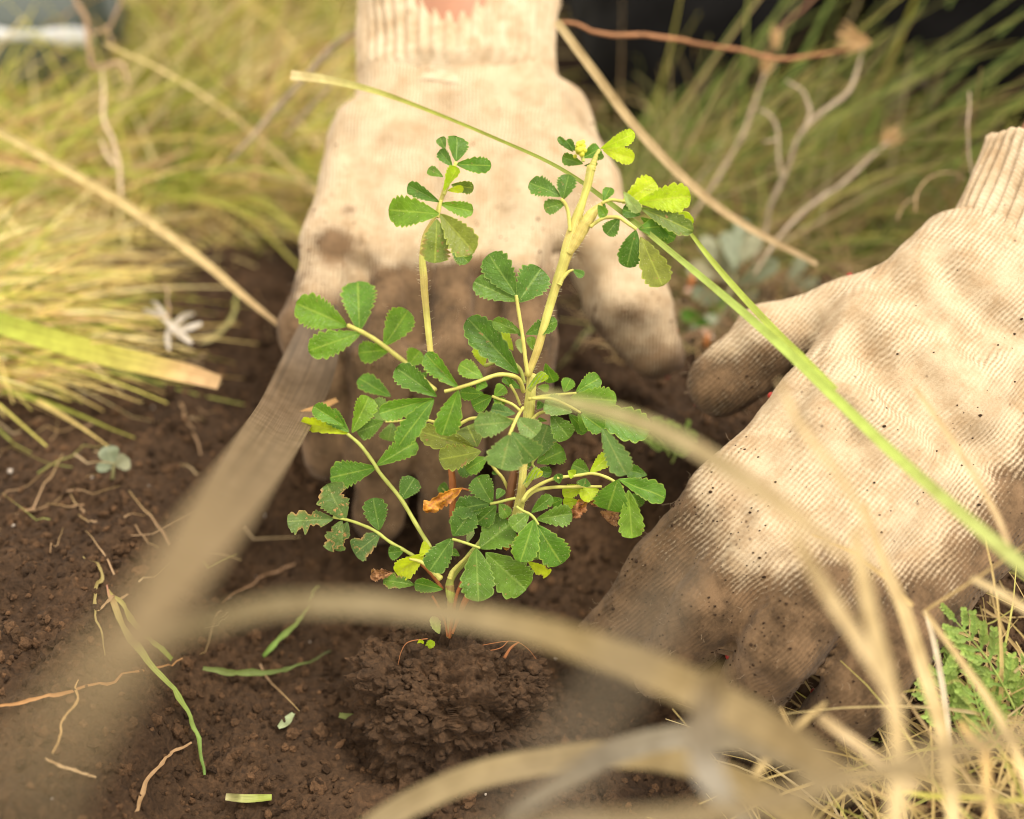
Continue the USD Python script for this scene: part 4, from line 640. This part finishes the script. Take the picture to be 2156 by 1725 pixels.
# -- straws in the lower right corner
for lab, pts, tn in [
    ('thin bent straw running down from the long green blade to the right edge', [(2175, 1138, 0.420, 4), (2060, 1215, 0.430, 5), (1946, 1287, 0.440, 6)], (.60, .46, .22)),
    ('straight straw falling from the bend of the thin straw to the corner', [(1946, 1287, 0.420, 9), (2030, 1400, 0.410, 14), (2100, 1505, 0.400, 18), (2150, 1610, 0.390, 21), (2190, 1740, 0.380, 25)], (.64, .50, .26)),
    ('fine arched straw tip over the lowest knuckles of the near glove', [(1707, 1128, 0.440, 4), (1785, 1157, 0.440, 7), (1858, 1213, 0.440, 9), (1922, 1276, 0.440, 9)], (.62, .47, .22)),
    ('pale straw leaning down past the little finger, nearest the ferny leaves', [(1820, 1060, 0.400, 12), (1837, 1118, 0.400, 16), (1872, 1213, 0.400, 25), (1904, 1287, 0.400, 28), (1946, 1417, 0.395, 30), (1978, 1522, 0.390, 30), (1998, 1640, 0.385, 32), (2010, 1760, 0.380, 32)], (.62, .49, .26)),
    ('blurred straw crossing the ring finger of the near glove', [(1670, 1120, 0.320, 18), (1697, 1171, 0.325, 28), (1749, 1259, 0.330, 32), (1802, 1340, 0.330, 30), (1860, 1440, 0.330, 21)], (.58, .46, .26)),
    ('blurred straw left of the pale one, over the little finger', [(1800, 1110, 0.340, 18), (1813, 1188, 0.340, 30), (1835, 1300, 0.340, 34), (1865, 1417, 0.340, 34), (1885, 1510, 0.335, 36), (1890, 1640, 0.330, 39), (1880, 1760, 0.320, 45)], (.58, .46, .25)),
    ('white bleached straw stem beside the ferny leaves', [(1948, 1285, 0.450, 8), (1966, 1350, 0.450, 11), (1982, 1430, 0.450, 12), (1994, 1510, 0.450, 11), (2001, 1570, 0.450, 8)], (.70, .62, .48)),
    ('stubby cut straw pointing in from the right edge', [(2046, 1217, 0.400, 12), (2100, 1245, 0.395, 18), (2175, 1292, 0.390, 21)], (.62, .50, .28)),
    ('long thin straw curving over the bottom straws', [(1644, 1490, 0.420, 5), (1679, 1547, 0.420, 8), (1750, 1620, 0.415, 9), (1848, 1672, 0.410, 8), (1950, 1705, 0.405, 6)], (.60, .44, .20)),
    ('blunt blurred straw lying over the little fingertip', [(1726, 1508, 0.370, 21), (1790, 1556, 0.370, 25), (1860, 1610, 0.365, 25), (1930, 1665, 0.360, 23)], (.55, .43, .25)),
    ('kinked thick straw upright in the lower right', [(2020, 1520, 0.390, 14), (2045, 1550, 0.390, 19), (2073, 1588, 0.388, 21), (2078, 1650, 0.385, 21), (2090, 1760, 0.380, 23)], (.66, .47, .20)),
    ('twisted straw below the fingertips, left of the corner straws', [(1560, 1680, 0.380, 12), (1600, 1620, 0.385, 18), (1644, 1564, 0.390, 18), (1700, 1512, 0.395, 12), (1740, 1480, 0.400, 7)], (.52, .40, .19)),
    ('yellow green blade lying level in the lower right corner', [(1880, 1664, 0.420, 7), (1960, 1676, 0.420, 10), (2060, 1682, 0.415, 11), (2180, 1684, 0.410, 10)], (.50, .48, .10)),
    ('hair thin straw rising to the right edge above the corner', [(2060, 1610, 0.430, 4), (2110, 1555, 0.430, 4), (2170, 1490, 0.430, 4)], (.56, .42, .2)),
    ('slim tan stem over the back of the near glove at the right edge', [(1925, 815, 0.420, 9), (1965, 870, 0.420, 12), (2017, 946, 0.415, 13), (2062, 1020, 0.410, 13), (2098, 1085, 0.405, 13), (2125, 1150, 0.400, 10)], (.60, .46, .26)),
    ('faint blurred stem over the knuckles of the near glove', [(1640, 800, 0.350, 7), (1685, 895, 0.350, 16), (1755, 985, 0.350, 18), (1822, 1091, 0.350, 19), (1862, 1185, 0.350, 19), (1890, 1260, 0.350, 16)], (.66, .52, .30)),
    ('dark reed like straw crossing low under the ferny leaves', [(1900, 1460, 0.450, 4), (1960, 1545, 0.450, 6), (2040, 1640, 0.450, 7), (2110, 1740, 0.450, 7)], (.44, .33, .17))]:
    blade('straw_blade', lab, pts, tn, cat='straw', twist=.4, n=40)
# -- bits lying on the dug soil
for nm, lab, pts, tn, ct in [
    ('fallen_grass_blade', 'green blade with a pinkish tip drooping over the soil at the lower left', [(228, 1232, 0.430, 4), (243, 1285, 0.435, 15), (285, 1355, 0.445, 17), (345, 1430, 0.455, 16), (395, 1500, 0.465, 14), (418, 1560, 0.475, 11), (430, 1632, 0.480, 8)], [(.45, .22, .16), (.44, .48, .14), (.30, .42, .10), (.14, .26, .05)], 'fallen blade'),
    ('fallen_grass_blade', 'short folded green blade beside the drooping one', [(232, 1240, 0.432, 6), (275, 1300, 0.438, 14), (318, 1345, 0.445, 15), (362, 1388, 0.450, 12)], [(.46, .40, .14), (.38, .44, .10), (.30, .40, .08)], 'fallen blade'),
    ('fallen_grass_blade', 'bright cut blade lying flat on the soil left of the clod', [(428, 1410, 0.520, 14), (500, 1418, 0.520, 16), (580, 1414, 0.520, 14), (640, 1398, 0.505, 7), (695, 1372, 0.510, 4)], [(.20, .26, .08), (.14, .20, .05), (.11, .13, .05)], 'fallen blade'),
    ('fallen_grass_blade', 'slim green blade leaning up behind the arching dry blade', [(556, 1382, 0.500, 12), (600, 1335, 0.500, 13), (640, 1290, 0.500, 11), (672, 1236, 0.500, 4)], [(.18, .34, .06), (.40, .46, .16)], 'fallen blade'),
    ('grass_chip', 'green scrap lying on the soil near the bottom edge', [(475, 1678, 0.490, 14), (520, 1682, 0.490, 18), (572, 1680, 0.490, 15)], [(.42, .40, .20), (.34, .44, .08)], 'grass scrap'),
    ('grass_chip', 'dull green scrap on the soil just left of the clod', [(714, 1506, 0.510, 10), (745, 1510, 0.510, 15), (778, 1500, 0.510, 11)], (.26, .32, .10), 'grass scrap'),
    ('grass_chip', 'pale mint scrap lying on the soil at the bottom', [(586, 1532, 0.520, 8), (602, 1520, 0.520, 20), (618, 1502, 0.520, 9)], (.36, .44, .26), 'grass scrap'),
    ('dry_root', 'longest orange root lying across the lower left soil', [(-10, 1484, .47, 9), (70, 1476, 0.470, 9), (140, 1458, 0.475, 9), (230, 1432, 0.480, 8), (320, 1408, 0.485, 6), (385, 1394, 0.490, 4)], (.50, .27, .11), 'root'),
    ('dry_root', 'thin upright root standing at the left of the crossing roots', [(172, 1430, 0.470, 4), (156, 1480, 0.468, 7), (126, 1520, 0.468, 7), (115, 1590, 0.468, 5)], (.56, .38, .17), 'root'),
    ('dry_root', 'pale broken root lying at the edge of the broad blurred blade', [(95, 1602, 0.470, 4), (150, 1620, 0.470, 9), (207, 1641, 0.470, 5)], (.58, .42, .24), 'root'),
    ('dry_stalk', 'curved tan stalk arching up from the bottom edge', [(288, 1745, 0.485, 10), (297, 1690, 0.485, 11), (325, 1625, 0.485, 11), (365, 1585, 0.485, 9), (402, 1572, 0.485, 6)], (.50, .33, .18), 'stalk'),
    ('dry_stalk', 'thin brown stalk lying in the shade behind the arching blade', [(470, 1270, 0.530, 4), (540, 1225, 0.535, 6), (620, 1188, 0.540, 5)], (.34, .21, .12), 'stalk'),
    ('dry_stalk', 'straw bit lying on the soil below the broad yellow blade', [(360, 1082 - 250, 0.590, 4), (385, 870, 0.585, 7), (420, 960, 0.570, 4)], (.40, .27, .16), 'stalk'),
    ('dry_stalk', 'forked olive stalk low in the left soil', [(178, 1170, 0.530, 3), (215, 1205, 0.525, 8), (205, 1250, 0.515, 10), (212, 1315, 0.505, 6), (222, 1378, 0.520, 3)], (.36, .30, .12), 'stalk'),
    ('dry_stalk', 'short slanted stick at the left of the forked stalk', [(212, 1288, 0.510, 4), (240, 1270, 0.515, 8), (276, 1248, 0.520, 6)], (.42, .29, .16), 'stalk'),
    ('fallen_grass_blade', 'curled green blade right of the white withered flower', [(420, 722, 0.625, 13), (460, 700, 0.630, 15), (490, 665, 0.635, 12), (500, 610, 0.640, 6)], [(.50, .42, .22), (.36, .38, .12)], 'fallen blade')]:
    blade(nm, lab, pts, tn, cat=ct, twist=.6, n=30, vee=.5)
# white withered flower, sprout
fl = thing('withered_flower', 'white withered flower with forked petals on the soil at the left', 'flower')
for pts in [[(362, 690, 0.645, 8), (340, 662, 0.650, 16), (302, 652, 0.650, 12)], [(362, 690, 0.645, 10), (385, 668, 0.650, 14), (408, 690 - 30, .695, 8)], [(360, 680, 0.645, 14), (375, 700, 0.640, 20), (402, 724, 0.638, 12)], [(372, 696, 0.642, 10), (400, 690, 0.642, 15), (425, 682, 0.642, 12)], [(358, 690, 0.645, 8), (352, 712, 0.642, 14), (355, 738, 0.640, 8)], [(350, 668, 0.648, 8), (330, 640, 0.652, 9), (318, 636, 0.654, 4)]]:
    blade('petal', None, pts, (.60, .56, .50), parent=fl, n=16, twist=.8, vee=.5, mt='blade')
blade('stalk', None, [(360, 690, 0.650, 6), (352, 640, 0.660, 6), (350, 600, 0.670, 5)], (.45, .33, .22), parent=fl, n=12)
sp = thing('sprout', 'tiny silvery green sprout with two rounded leaves in the left soil', 'sprout')
for (x0, y0, x1, y1, w) in [(240, 980, 225, 942, 42), (243, 982, 268, 968, 36), (236, 984, 205, 985, 22)]:
    seedn[0] += 1; leaflet(sp, cam(x0, y0, .585), cam(x1, y1, .58), size(w, .585), 'leaf_silver', seed=seedn[0], teeth=1, round_=4.0)
blade('stem', None, [(236, 1010, 0.580, 8), (240, 980, 0.564, 7)], (.3, .3, .15), parent=sp, n=8)

# -- twigs and stems among the far grass
twig('dry_flower_stem', 'rust red stem lying level before the dark trousers with a papery head', [[(1180, 50, 0.640, 11), (1263, 65, 0.650, 13), (1400, 86, 0.660, 13), (1520, 103, 0.670, 13), (1650, 120, 0.680, 13), (1750, 114, 0.685, 11), (1810, 95, 0.690, 9)]], (.40, .20, .10), 'dry stem', (1825, 92, 0.690, 70, 34, math.pi * .98))
twig('dry_flower_stem', 'small orange seed head on a dark stalk at the top', [[(1628, 100, 0.740, 6), (1650, 55, 0.750, 9), (1690, 20, 0.760, 9), (1730, -20, 0.770, 8)]], (.26, .14, .08), 'dry stem', (1632, 95, 0.740, 36, 36, math.pi * .5))
twig('grey_twig', 'forked grey twig bending down right of the straw', [[(1815, 105, 0.695, 9), (1800, 165, 0.695, 14), (1780, 200, 0.695, 15), (1725, 240, 0.695, 15), (1680, 290, 0.695, 15), (1655, 360, 0.700, 15), (1628, 420, 0.705, 15), (1610, 480, 0.710, 14), (1585, 560, 0.715, 12), (1560, 620, 0.715, 8)], [(1690, 285, 0.695, 11), (1704, 230, 0.697, 12), (1690, 190, 0.700, 11), (1658, 168, 0.705, 7)], [(1645, 370, 0.700, 10), (1636, 290, 0.700, 11), (1622, 248, 0.702, 12), (1598, 232, 0.705, 8)], [(1628, 300, 0.700, 8), (1608, 305, 0.698, 7), (1602, 300, 0.697, 5)]], (.42, .35, .26))
twig('grey_twig', 'slanted brown twig with a fluffy tip left of the forked one', [[(1612, 150, 0.730, 10), (1592, 210, 0.730, 13), (1560, 290, 0.725, 14), (1520, 360, 0.720, 14), (1465, 445, 0.715, 12), (1430, 500, 0.710, 8)]], (.36, .29, .20), 'twig', (1612, 150, 0.730, 40, 34, math.pi * .45))
twig('grey_twig', 'low grey twig pointing at the near cuff', [[(1872, 298, 0.710, 10), (1830, 335, 0.705, 12), (1768, 392, 0.700, 15), (1700, 440, 0.695, 15), (1640, 500, 0.690, 13), (1590, 575, 0.680, 9)]], (.40, .33, .25), 'twig', (1862, 300, 0.710, 50, 26, math.pi * .2))
twig('grey_twig', 'thin upright pale twig left of the near cuff', [[(2040, 195, 0.640, 7), (2038, 260, 0.640, 8), (2041, 330, 0.640, 7), (2046, 380, 0.640, 5)]], (.46, .37, .28))
twig('curled_tendril', 'thin curled dry tendril above the back of the near glove', [[(1925, 450, .64, 5), (1935, 400, .645, 6), (1965, 368, .65, 6), (2005, 362, .65, 5), (2032, 382, .65, 4)], [(1890, 460, .65, 5), (1905, 430, .65, 6), (1930, 412, .65, 4)]], (.46, .33, .20), 'tendril')
twig('grey_twig', 'branched pinkish twig standing in the upper left grass', [[(152, -20, 0.740, 13), (178, 55, 0.740, 16), (190, 110, 0.740, 17), (200, 142, 0.740, 18), (250, 142, 0.730, 15), (275, 172, 0.725, 10)], [(188, 74, 0.740, 8), (228, 58, 0.745, 11), (245, 30, 0.750, 10), (265, -20, 0.760, 10)], [(225, 60, 0.745, 7), (232, 110, 0.740, 8)]], (.40, .28, .18))
twig('grey_twig', 'straight pale stem below the branched pinkish twig', [[(212, 150, 0.730, 8), (222, 230, 0.720, 12), (238, 300, 0.710, 15), (248, 350, 0.705, 16), (252, 420, 0.700, 10)], [(243, 350, 0.705, 12), (222, 325, 0.708, 14), (208, 300, 0.710, 8)]], (.56, .45, .31))
twig('grey_twig', 'long pale stick slanting down left of the far cuff', [[(765, 55, 0.700, 12), (703, 98, 0.705, 20), (650, 155, 0.710, 19), (590, 222, 0.715, 19), (530, 290, 0.720, 16), (480, 345, 0.725, 10)], [(700, 180, 0.715, 10), (640, 240, 0.725, 13), (600, 290, 0.730, 8)]], (.46, .37, .27))
DG = 'dark green blades fanning out before the dark trousers'
for k, (a, b, w, cc) in enumerate([((1490, 300), (1660, -10), 18, DKG), ((1560, 320), (1760, -20), 20, DKG), ((1780, 310), (1935, -20), 20, YG), ((1800, 320), (2015, -20), 20, DKG), ((1830, 350), (2160, 20), 20, DKG), ((1850, 370), (2190, 65), 22, DKG), ((1900, 340), (2200, 140), 22, (.26, .19, .10)), ((1920, 350), (2200, 170), 24, DKG), ((1330, 220), (1398, -10), 13, YG), ((1322, 215), (1298, 90), 11, GREEN), ((1370, 225), (1590, 60), 18, DKG), ((1490, 290), (1710, 125), 18, DKG), ((1280, 300), (1450, 180), 14, DKG), ((1900, 400), (2120, 280), 16, GREEN), ((1770, 400), (1850, 220), 15, GREEN), ((1740, 380), (1790, 240), 13, YG), ((1400, 330), (1520, 150), 13, DKG), ((1330, 380), (1560, 290), 12, DKG), ((1700, 400), (1725, 300), 12, GREEN), ((1950, 300), (2170, -10), 16, DKG)]):
    g0 = gdepth(*a); d0_ = g0 - .03; mid = ((a[0] + b[0]) / 2 + R.uniform(-12, 12), (a[1] + b[1]) / 2 + R.uniform(-8, 14))
    words = ['leftmost', 'inner left', 'yellowish', 'slender', 'steep', 'rightward', 'reddish brown', 'lowest long', 'thin yellow', 'stubby', 'dull', 'flat lying', 'short far left', 'low bright', 'middle bright', 'middle yellow', 'hidden', 'nearly level', 'stunted', 'shaded']
    w *= .62
    blade('green_grass_blade', f'{words[k]} blade in the fan before the dark trousers, {["by the far cuff", "behind the twigs", "by the near cuff"][0 if a[0] < 1450 else 1 if a[0] < 1790 else 2]}', [(*a, d0_, w * .7), (*mid, d0_ - .02, w), (*b, d0_ - .05, w * .55)], cc, twist=.5, group=DG, n=20)

# -- grass that nobody could count
def tuft(name, label, n, root_px, zfun, length, lean, spread, widths, tints, wts, mat_name='blade', cat='grass', curl=(.2, .8), seg=7):
    rg = np.random.default_rng(sum(map(ord, name + label))); bag = Bag(); tints = np.array(tints); ch = rg.choice(len(tints), n, p=np.array(wts) / sum(wts))
    for i in range(n):
        px, py = root_px(rg); p = on_ground(px, py, 0.0); p[2] = height(p[0], p[1]) - .004 + zfun(rg)
        L = rg.uniform(*length); d = unit(np.array(lean) + rg.normal(size=3) * spread); d[2] = abs(d[2]) * .8 + .06; d = unit(d)
        c1 = unit(np.array([d[0], d[1], 0]) + rg.normal(size=3) * .3); cu = rg.uniform(*curl); s = np.linspace(0, 1, seg)[:, None]
        P = p + d * L * s + (c1 * .6 - np.array([0, 0, 1]) * .75) * L * cu * s ** 2.2
        P[:, 2] = np.maximum(P[:, 2], height(P[:, 0], P[:, 1]) + .001 + .003 * rg.random())
        w = rg.uniform(*widths) * np.linspace(1, .25, seg); t = tints[ch[i]] * rg.uniform(.75, 1.2); tip = t * .6 + np.array([.62, .50, .17]) * .4
        v, f, uv = ribbon(P, w, rg.uniform(-1.2, 1.2), .4); bag.add(v, f, np.clip(t + (tip - t) * s.repeat(3, 0) ** 2, 0, 1), uv)
    return bag.build(name, mat_name, None, label=label, cat=cat, kind='stuff')
GT = [(.86, .70, .28), (.66, .68, .14), (.46, .56, .10), (.20, .29, .05), (.54, .37, .18), (.90, .80, .46)]
zf = lambda rg: 0.0
def left_bank(rg):
    while True:
        x, y = rg.uniform(-260, 800), -160 + 700 * rg.random() ** .85
        if y < 455 - 30 * math.sin(x / 70) - max(0, x - 120) * .09 and not (600 < x and y > 430) and not (x < 300 and 40 < y < 150): return x, y
tuft('meadow_grass', 'blurred yellow green grass filling the upper left behind the glove', 4200, left_bank, zf, (.04, .15), (.58, .25, .62), .52, (.0010, .0046), GT, (6, 7, 5, 3, 2, 5))
tuft('meadow_grass', 'mat of thin straw and yellow blades along the left edge above the dug soil', 520, lambda rg: (rg.uniform(-220, 60), rg.uniform(560, 830)), lambda rg: rg.uniform(0, .02), (.04, .10), (.9, -.02, .22), .34, (.0008, .0030), GT, (5, 3, 3, 3, 4, 4), curl=(.1, .5))
tuft('meadow_grass', 'dry short straw at the edge between grass and dug soil', 700, lambda rg: (rg.uniform(-150, 640), rg.normal(455, 30)), zf, (.015, .05), (.3, -.1, .3), .8, (.0006, .0016), GT, (6, 1, 1, 2, 6, 2))
tuft('meadow_stems', 'single long bent stems crossing over the upper left grass', 130, lambda rg: (rg.uniform(-200, 720), rg.uniform(0, 500)), lambda rg: rg.uniform(0, .03), (.10, .24), (.3, .1, .5), .7, (.0014, .0040), [(.80, .68, .36), (.62, .46, .22), (.52, .58, .12), (.45, .27, .14)], (4, 3, 3, 2), curl=(0, .4))
tuft('far_grass', 'grass beyond the far cuff and the trousers', 3500, lambda rg: (rg.uniform(-700, 2900), rg.uniform(-420, -150)), zf, (.05, .13), (.3, .2, .8), .4, (.001, .0028), GT, (4, 5, 5, 4, 2, 1))
tuft('undergrowth', 'dark green low growth below the twigs at the upper right', 1700, lambda rg: (rg.uniform(1230, 2350), 265 + 310 * rg.random() ** .8), zf, (.03, .12), (.5, .0, .7), .4, (.0010, .0032), [(.11, .17, .04), (.20, .27, .055), (.32, .25, .11), (.22, .14, .075), (.40, .42, .10)], (5, 5, 3, 4, 2))
tuft('rushes', 'many fine long green blades fanning up before the dark trousers', 100, lambda rg: (rg.uniform(1270, 2000), rg.uniform(290, 450)), zf, (.12, .28), (.62, -.05, .62), .26, (.0010, .0026), [(.22, .32, .08), (.30, .40, .10), (.44, .46, .12), (.50, .40, .20)], (5, 4, 2, 2), curl=(.0, .35), seg=10)
tuft('dry_stems', 'tangle of thin pale dead stems around the grey twigs', 70, lambda rg: (rg.uniform(1260, 2000), rg.uniform(330, 600)), zf, (.05, .17), (.35, -.05, .6), .5, (.0009, .0020), [(.50, .40, .28), (.44, .30, .18), (.58, .48, .30)], (3, 2, 2), curl=(0, .4), seg=9)
tuft('dry_litter', 'brown dead bits of stems lying on the ground between the gloves', 1500, lambda rg: (rg.uniform(1240, 2100), rg.uniform(430, 760)), zf, (.01, .05), (.2, -.1, .1), .8, (.0008, .0022), [(.34, .22, .13), (.26, .19, .12), (.46, .36, .24), (.17, .19, .07)], (4, 3, 2, 2), curl=(0, .3))
tuft('soil_straws', 'thin straws and root hairs strewn over the left soil', 70, lambda rg: (rg.uniform(-80, 600), rg.uniform(520, 1250)), zf, (.008, .035), (.1, -.1, .05), .8, (.0004, .0011), [(.40, .27, .16), (.46, .36, .22), (.30, .34, .10)], (4, 3, 1), curl=(0, .3))
tuft('corner_grass', 'tangle of straw and thin dry grass in the lower right corner', 260, lambda rg: (rg.uniform(1700, 2500), rg.uniform(1440, 2200)), lambda rg: .0, (.03, .10), (-.15, .25, .7), .45, (.0007, .0019), [(.60, .47, .22), (.52, .40, .17), (.46, .46, .12), (.66, .55, .33)], (5, 4, 2, 2))
tuft('corner_grass', 'straw lying flat under the ferny leaves', 260, lambda rg: (rg.uniform(1750, 2400), rg.uniform(1250, 1900)), zf, (.02, .07), (-.1, .1, .1), .8, (.0006, .0016), [(.56, .42, .2), (.40, .30, .15), (.34, .36, .10)], (4, 3, 2), curl=(0, .3))

# -- ferny weed, silver weed
def fern(name, label, fronds):
    t = thing(name, label, 'weed')
    for pts, w in fronds:
        P = spline(np.array(pts, float), 40); X = np.array([cam(*p[:3]) for p in P]); v, f = tube(X, np.linspace(size(6, .48), size(2, .48), 40) / 2, 6)
        o = obj('frond', (v, f), 'fresh_stem', t, tint=np.broadcast_to((.30, .40, .10), v.shape), uv=np.zeros((len(v), 2)))
        for k in range(7):
            i = 9 + k * 5 if k < 6 else 39; i = min(i, 39)
            for sd in ((-1, 1) if k < 6 else (0,)):
                tg = unit(X[i] - X[i - 2]); fv = unit(EYE - X[i]); sv = unit(np.cross(tg, fv)) * sd
                ln = size(w, P[i][2]) * (1 - .07 * k) * R.uniform(.85, 1.15); dr = unit(tg * .75 + sv * .9 + fv * R.uniform(-.2, .35)) if sd else tg
                bag = Bag(); sp_ = spline([X[i], X[i] + dr * ln * .55, X[i] + (dr + tg * .25) * ln], 12); rv, rf, ru = ribbon(sp_, np.linspace(.0011, .0007, 12), 0, .3); bag.add(rv, rf, (.20, .34, .07), ru)
                for q in (3, 5, 7, 9, 11):
                    for s2 in (-1, 1):
                        tg2 = unit(sp_[q] - sp_[q - 1]); d2 = unit(tg2 * .9 + np.cross(tg2, fv) * s2 * .8 + fv * R.uniform(-.3, .4)); l2 = ln * (.40 - .014 * q) * R.uniform(.8, 1.2)
                        rv, rf, ru = ribbon(spline([sp_[q], sp_[q] + d2 * l2 * .5, sp_[q] + unit(d2 + tg2 * .4) * l2], 6), np.array([.5, .9, 1.1, 1.1, .8, .15]) * .0013, R.uniform(-.6, .6), .4); bag.add(rv, rf, np.array([.30, .44, .10]) * R.uniform(.75, 1.2), ru)
                bag.build('leaflet', 'blade', o)
    return t
fern('ferny_weed', 'bright green feathery leaf standing at the right edge among straw', [([(2135, 1490, .475, 8), (2110, 1440, .475, 8), (2080, 1390, .475, 8), (2045, 1345, .475, 8), (2012, 1308, .475, 8)], 58), ([(2165, 1520, .48, 8), (2130, 1475, .48, 8), (2175, 1390, .48, 8)], 50)])
fern('ferny_weed', 'paler feathery leaves half hidden behind the straws at the lower right', [([(2010, 1480, .49, 8), (1985, 1420, .49, 8), (1945, 1350, .49, 8), (1905, 1290, .49, 8)], 60), ([(2040, 1580, .475, 8), (2010, 1520, .475, 8), (1985, 1460, .475, 8), (1975, 1400, .475, 8)], 58), ([(2120, 1600, .47, 8), (2085, 1540, .47, 8), (2060, 1490, .47, 8), (2050, 1450, .47, 8)], 56)])
fern('ferny_weed', 'small dull feathery tuft in the shade right of the wide leaf', [([(1410, 960, .60, 8), (1395, 930, .60, 8), (1370, 905, .60, 8)], 40), ([(1415, 975, .60, 8), (1430, 940, .60, 8), (1440, 915, .60, 8)], 34)])
sw = thing('silver_weed', 'silvery grey leaved weed growing behind the two long green blades', 'weed')
stems_ = [((1545, 640), .70), ((1500, 690), .68)]
P = spline(np.array([cam(1500, 730, .69), cam(1520, 660, .70), cam(1545, 590, .71), cam(1560, 510, .72)]), 20); v, f = tube(P, .0012, 6); obj('stem', (v, f), 'fresh_stem', sw, tint=np.broadcast_to((.3, .3, .16), v.shape), uv=np.zeros((len(v), 2)))
for (x0, y0, x1, y1, w, cc) in [(1545, 580, 1480, 500, 40, 's'), (1550, 570, 1530, 480, 44, 's'), (1552, 560, 1600, 490, 36, 's'), (1550, 600, 1635, 555, 40, 's'), (1545, 610, 1600, 620, 34, 's'), (1540, 590, 1450, 560, 42, 's'), (1535, 640, 1462, 615, 36, 's'), (1530, 640, 1590, 680, 34, 's'), (1520, 660, 1450, 700, 36, 's'), (1510, 680, 1560, 720, 34, 's'), (1500, 700, 1470, 760, 30, 'd'), (1500, 690, 1440, 660, 30, 'd'), (1560, 520, 1560, 455, 34, 's'), (1490, 690, 1520, 620, 26, 'm'), (1650, 600, 1700, 540, 30, 's'), (1640, 610, 1720, 590, 26, 's')]:
    seedn[0] += 1; d = .70 + R.uniform(-.012, .015); leaflet(sw, cam(x0, y0, d), cam(x1, y1, d + R.uniform(-.02, .02)), size(w, d), {'s': 'leaf_silver', 'd': 'leaf_dark', 'm': 'leaf_mid'}[cc], seed=seedn[0], teeth=1, roll=R.uniform(-.5, .5), fold=.3)
for nm, lab, (x, y, x1, y1, w, d), cc in [('fallen_petal', 'pinkish white petal lying under the silvery weed', (1470, 690, 1500, 705, 26, .68), (.74, .56, .46)), ('fallen_petal', 'smaller pinkish petal left of the silvery weed', (1440, 625, 1452, 600, 20, .70), (.70, .50, .42)), ('orange_scrap', 'orange dry scrap beside the pinkish petals', (1452, 615, 1462, 572, 12, .70), (.62, .24, .08)), ('orange_scrap', 'small orange scrap nearer the thumb of the near glove', (1486, 735, 1492, 700, 12, .67), (.62, .25, .08))]:
    blade(nm, lab, [(x, y, d, w * .5), ((x + x1) / 2, (y + y1) / 2, d - .004, w), (x1, y1, d, w * .5)], cc, cat=nm.replace('_', ' '), n=14, twist=.6, vee=.6)
# -- a bottle lying far left, a curled dead leaf
bt = thing('bottle', 'dark grey green bottle with a shiny pale band lying in the upper left grass', 'bottle')
b0, b1 = cam(-190, 72, .88), cam(240, 60, .90); s = np.linspace(0, 1, 60); prof = .052 * (1 - .62 * sstep(s, .80, .93)); prof[0] = .02; prof[1] = .045; prof[-1] = .006
v, f = tube(b0 + (b1 - b0) * s[:, None] + np.array([0, .03, .0]), prof, 40); obj('bottle_body', (v, f), 'metal', bt)
v, f = tube(np.array([cam(-110 + 300 * k, 70 + 8 * k, .857) for k in np.linspace(0, 1, 20)]), (.0042) + .0015 * np.sin(np.linspace(0, 9, 20)), 14); obj('band', (v, f), 'pale_rim', bt, label='pale shiny strip along the bottle')
blade('curled_dead_leaf', 'round reddish grey curled leaf in front of the dark trousers', [(1872, 262, .84, 26), (1888, 205, .84, 40), (1925, 168, .84, 36), (1962, 200, .845, 26), (1960, 270, .85, 12)], [(.22, .12, .08), (.16, .13, .11), (.22, .19, .16)], cat='dead leaf', n=24, twist=1.2, vee=.6)
